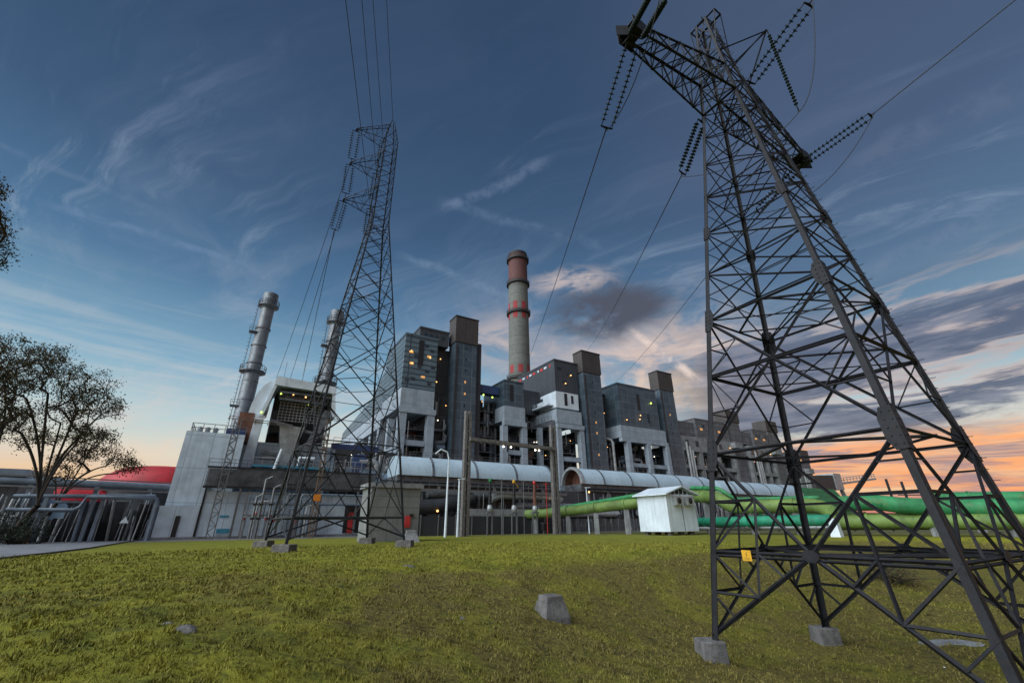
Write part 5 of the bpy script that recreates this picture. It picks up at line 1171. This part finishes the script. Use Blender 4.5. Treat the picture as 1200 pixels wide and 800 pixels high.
c = spot(c, 780, 430, .34, .16, hexc(226,200,186), .85, 5.2, 4.)
c = spot(c, 670, 330, .14, .045, hexc(214,196,190), .7, 6., 2.)
c = spot(c, 830, 470, .22, .11, hexc(255,226,190), .95, 4.5, 12., .36, .52)
c = spot(c, 600, 400, .20, .09, hexc(218,196,186), .55, 5., 6.)
c = spot(c, 722, 362, .18, .085, hexc(80,84,100), 1., 3.6, 9., .26, .47)
c = spot(c, 830, 415, .10, .05, hexc(120,168,196), .6, 4., 3.)
# low layered cloud on the right: grey blue decks with orange gaps
lay = t.noise(t.xyz(t.m('MULTIPLY', az, 2.2), t.m('MULTIPLY', el, 13.), 8.), 1.25, 8, .6, .5)
fine_ = t.noise(t.xyz(t.m('MULTIPLY', az, 5.), t.m('MULTIPLY', el, 34.), 2.), 1.6, 6, .6, .3)
rm = t.ss(az, .26, .50)
deck = t.m('MULTIPLY', t.m('MULTIPLY', t.ss(t.m('ADD', lay, t.m('MULTIPLY', t.ss(el, .13, .25), .06)), .42, .52), rm), t.m('MULTIPLY', t.ss(el, .10, .15), t.ss(el, .42, .30)))
c = t.mix(t.m('MULTIPLY', deck, .92), c, t.mix(t.ss(fine_, .4, .62), hexc(82,92,118), hexc(122,126,146)))
edge = t.m('MULTIPLY', t.m('MULTIPLY', t.ss(lay, .36, .43), t.ss(lay, .50, .43)), t.m('MULTIPLY', rm, t.m('MULTIPLY', t.ss(el, .12, .2), t.ss(el, .42, .3))))
c = t.mix(t.m('MULTIPLY', edge, .5), c, hexc(226,206,198))
low = t.m('MULTIPLY', rm, t.ss(el, .155, .115)); 
lowc = t.mix(t.ss(fine_, .42, .58), hexc(255,170,112), t.mix(t.ss(lay, .36, .56), hexc(132,128,150), hexc(246,184,140)))
c = t.mix(t.m('MULTIPLY', low, .92), c, lowc)
gb = t.noise(t.xyz(t.m('MULTIPLY', az, 3.), t.m('ADD', t.m('MULTIPLY', el, 44.), t.m('MULTIPLY', az, 2.)), 6.), 1.0, 7, .66, .5)
c = t.mix(t.m('MULTIPLY', t.m('MULTIPLY', t.ss(gb, .47, .60), low), .75), c, hexc(128,124,146))
c = t.mix(t.m('MULTIPLY', t.m('MULTIPLY', t.ss(gb, .44, .34), low), .6), c, hexc(255,214,160))
c = t.mix(t.m('MULTIPLY', t.m('MULTIPLY', rm, t.ss(el, .05, .02)), .6), c, hexc(226,132,112))
lowl = t.m('MULTIPLY', t.ss(az, -.45, -.85), t.ss(el, .16, .05)); c = t.mix(t.m('MULTIPLY', lowl, .5), c, hexc(240,184,132))
# contrails
nz = t.noise(tc, 5., 4, .6); nf = t.noise(tc, 22., 4, .65)
def trail(c, p, q, wd, col, st_, wob=.012):
    a = Vector(ray(*p)).normalized(); b_ = Vector(ray(*q)).normalized(); nn = a.cross(b_).normalized(); m_ = (a+b_).normalized(); h = a.dot(m_)
    dd = t.m('ABSOLUTE', t.m('ADD', t.vm('DOT_PRODUCT', tc, tuple(nn)), t.m('MULTIPLY', t.m('SUBTRACT', nz, .5), wob*2)))
    msk = t.m('MULTIPLY', t.m('MULTIPLY', t.ss(dd, wd, wd*.1), t.ss(nf, .32, .62)), t.ss(t.vm('DOT_PRODUCT', tc, tuple(m_)), h-.004, h+(1-h)*.5))
    return t.mix(t.m('MULTIPLY', msk, st_), c, col)
c = trail(c, (-20, 160), (170, 245), .008, hexc(100,124,156), .45)
c = trail(c, (60, 240), (290, 312), .010, hexc(112,138,172), .5)
c = trail(c, (505, 232), (720, 290), .018, hexc(104,126,156), .38, .03)
c = trail(c, (520, 244), (640, 190), .016, hexc(116,134,162), .42, .03)
c = trail(c, (752, 395), (812, 440), .014, hexc(236,216,206), .85, .02)
c = trail(c, (470, 300), (600, 350), .014, hexc(130,155,180), .3, .03)
c = trail(c, (1010, 200), (1200, 110), .03, hexc(98,112,138), .45, .08)
c = trail(c, (1020, 320), (1150, 262), .022, hexc(118,134,158), .4, .05)
nish = t.node('ShaderNodeTexSky', sky_type='NISHITA'); nish.sun_disc = False; nish.sun_elevation = R(3); nish.sun_rotation = FILL_AZ; nish.air_density = 1.2
SKY = .5
tot = t.vm('ADD', t.vm('SCALE', c, None, SKY), t.vm('SCALE', nish.outputs[0], None, .004))
t.L.new(tot, bg.inputs[0]); bg.inputs[1].default_value = 1.0
sl = bpy.data.lights.new('ambient_fill', 'SUN'); so = bpy.data.objects.new('ambient_fill', sl); COL.objects.link(so)
sl.energy = 2.3; sl.angle = R(70); sl.color = (.92, .97, 1.)
so.rotation_euler = Vector((-math.sin(FILL_AZ)*math.cos(FILL_EL), -math.cos(FILL_AZ)*math.cos(FILL_EL), -math.sin(FILL_EL))).to_track_quat('-Z', 'Y').to_euler()
S.view_settings.view_transform = 'Standard'; S.view_settings.look = 'None'; S.view_settings.exposure = 1.0; S.view_settings.gamma = 1.0
S.view_settings.use_curve_mapping = False
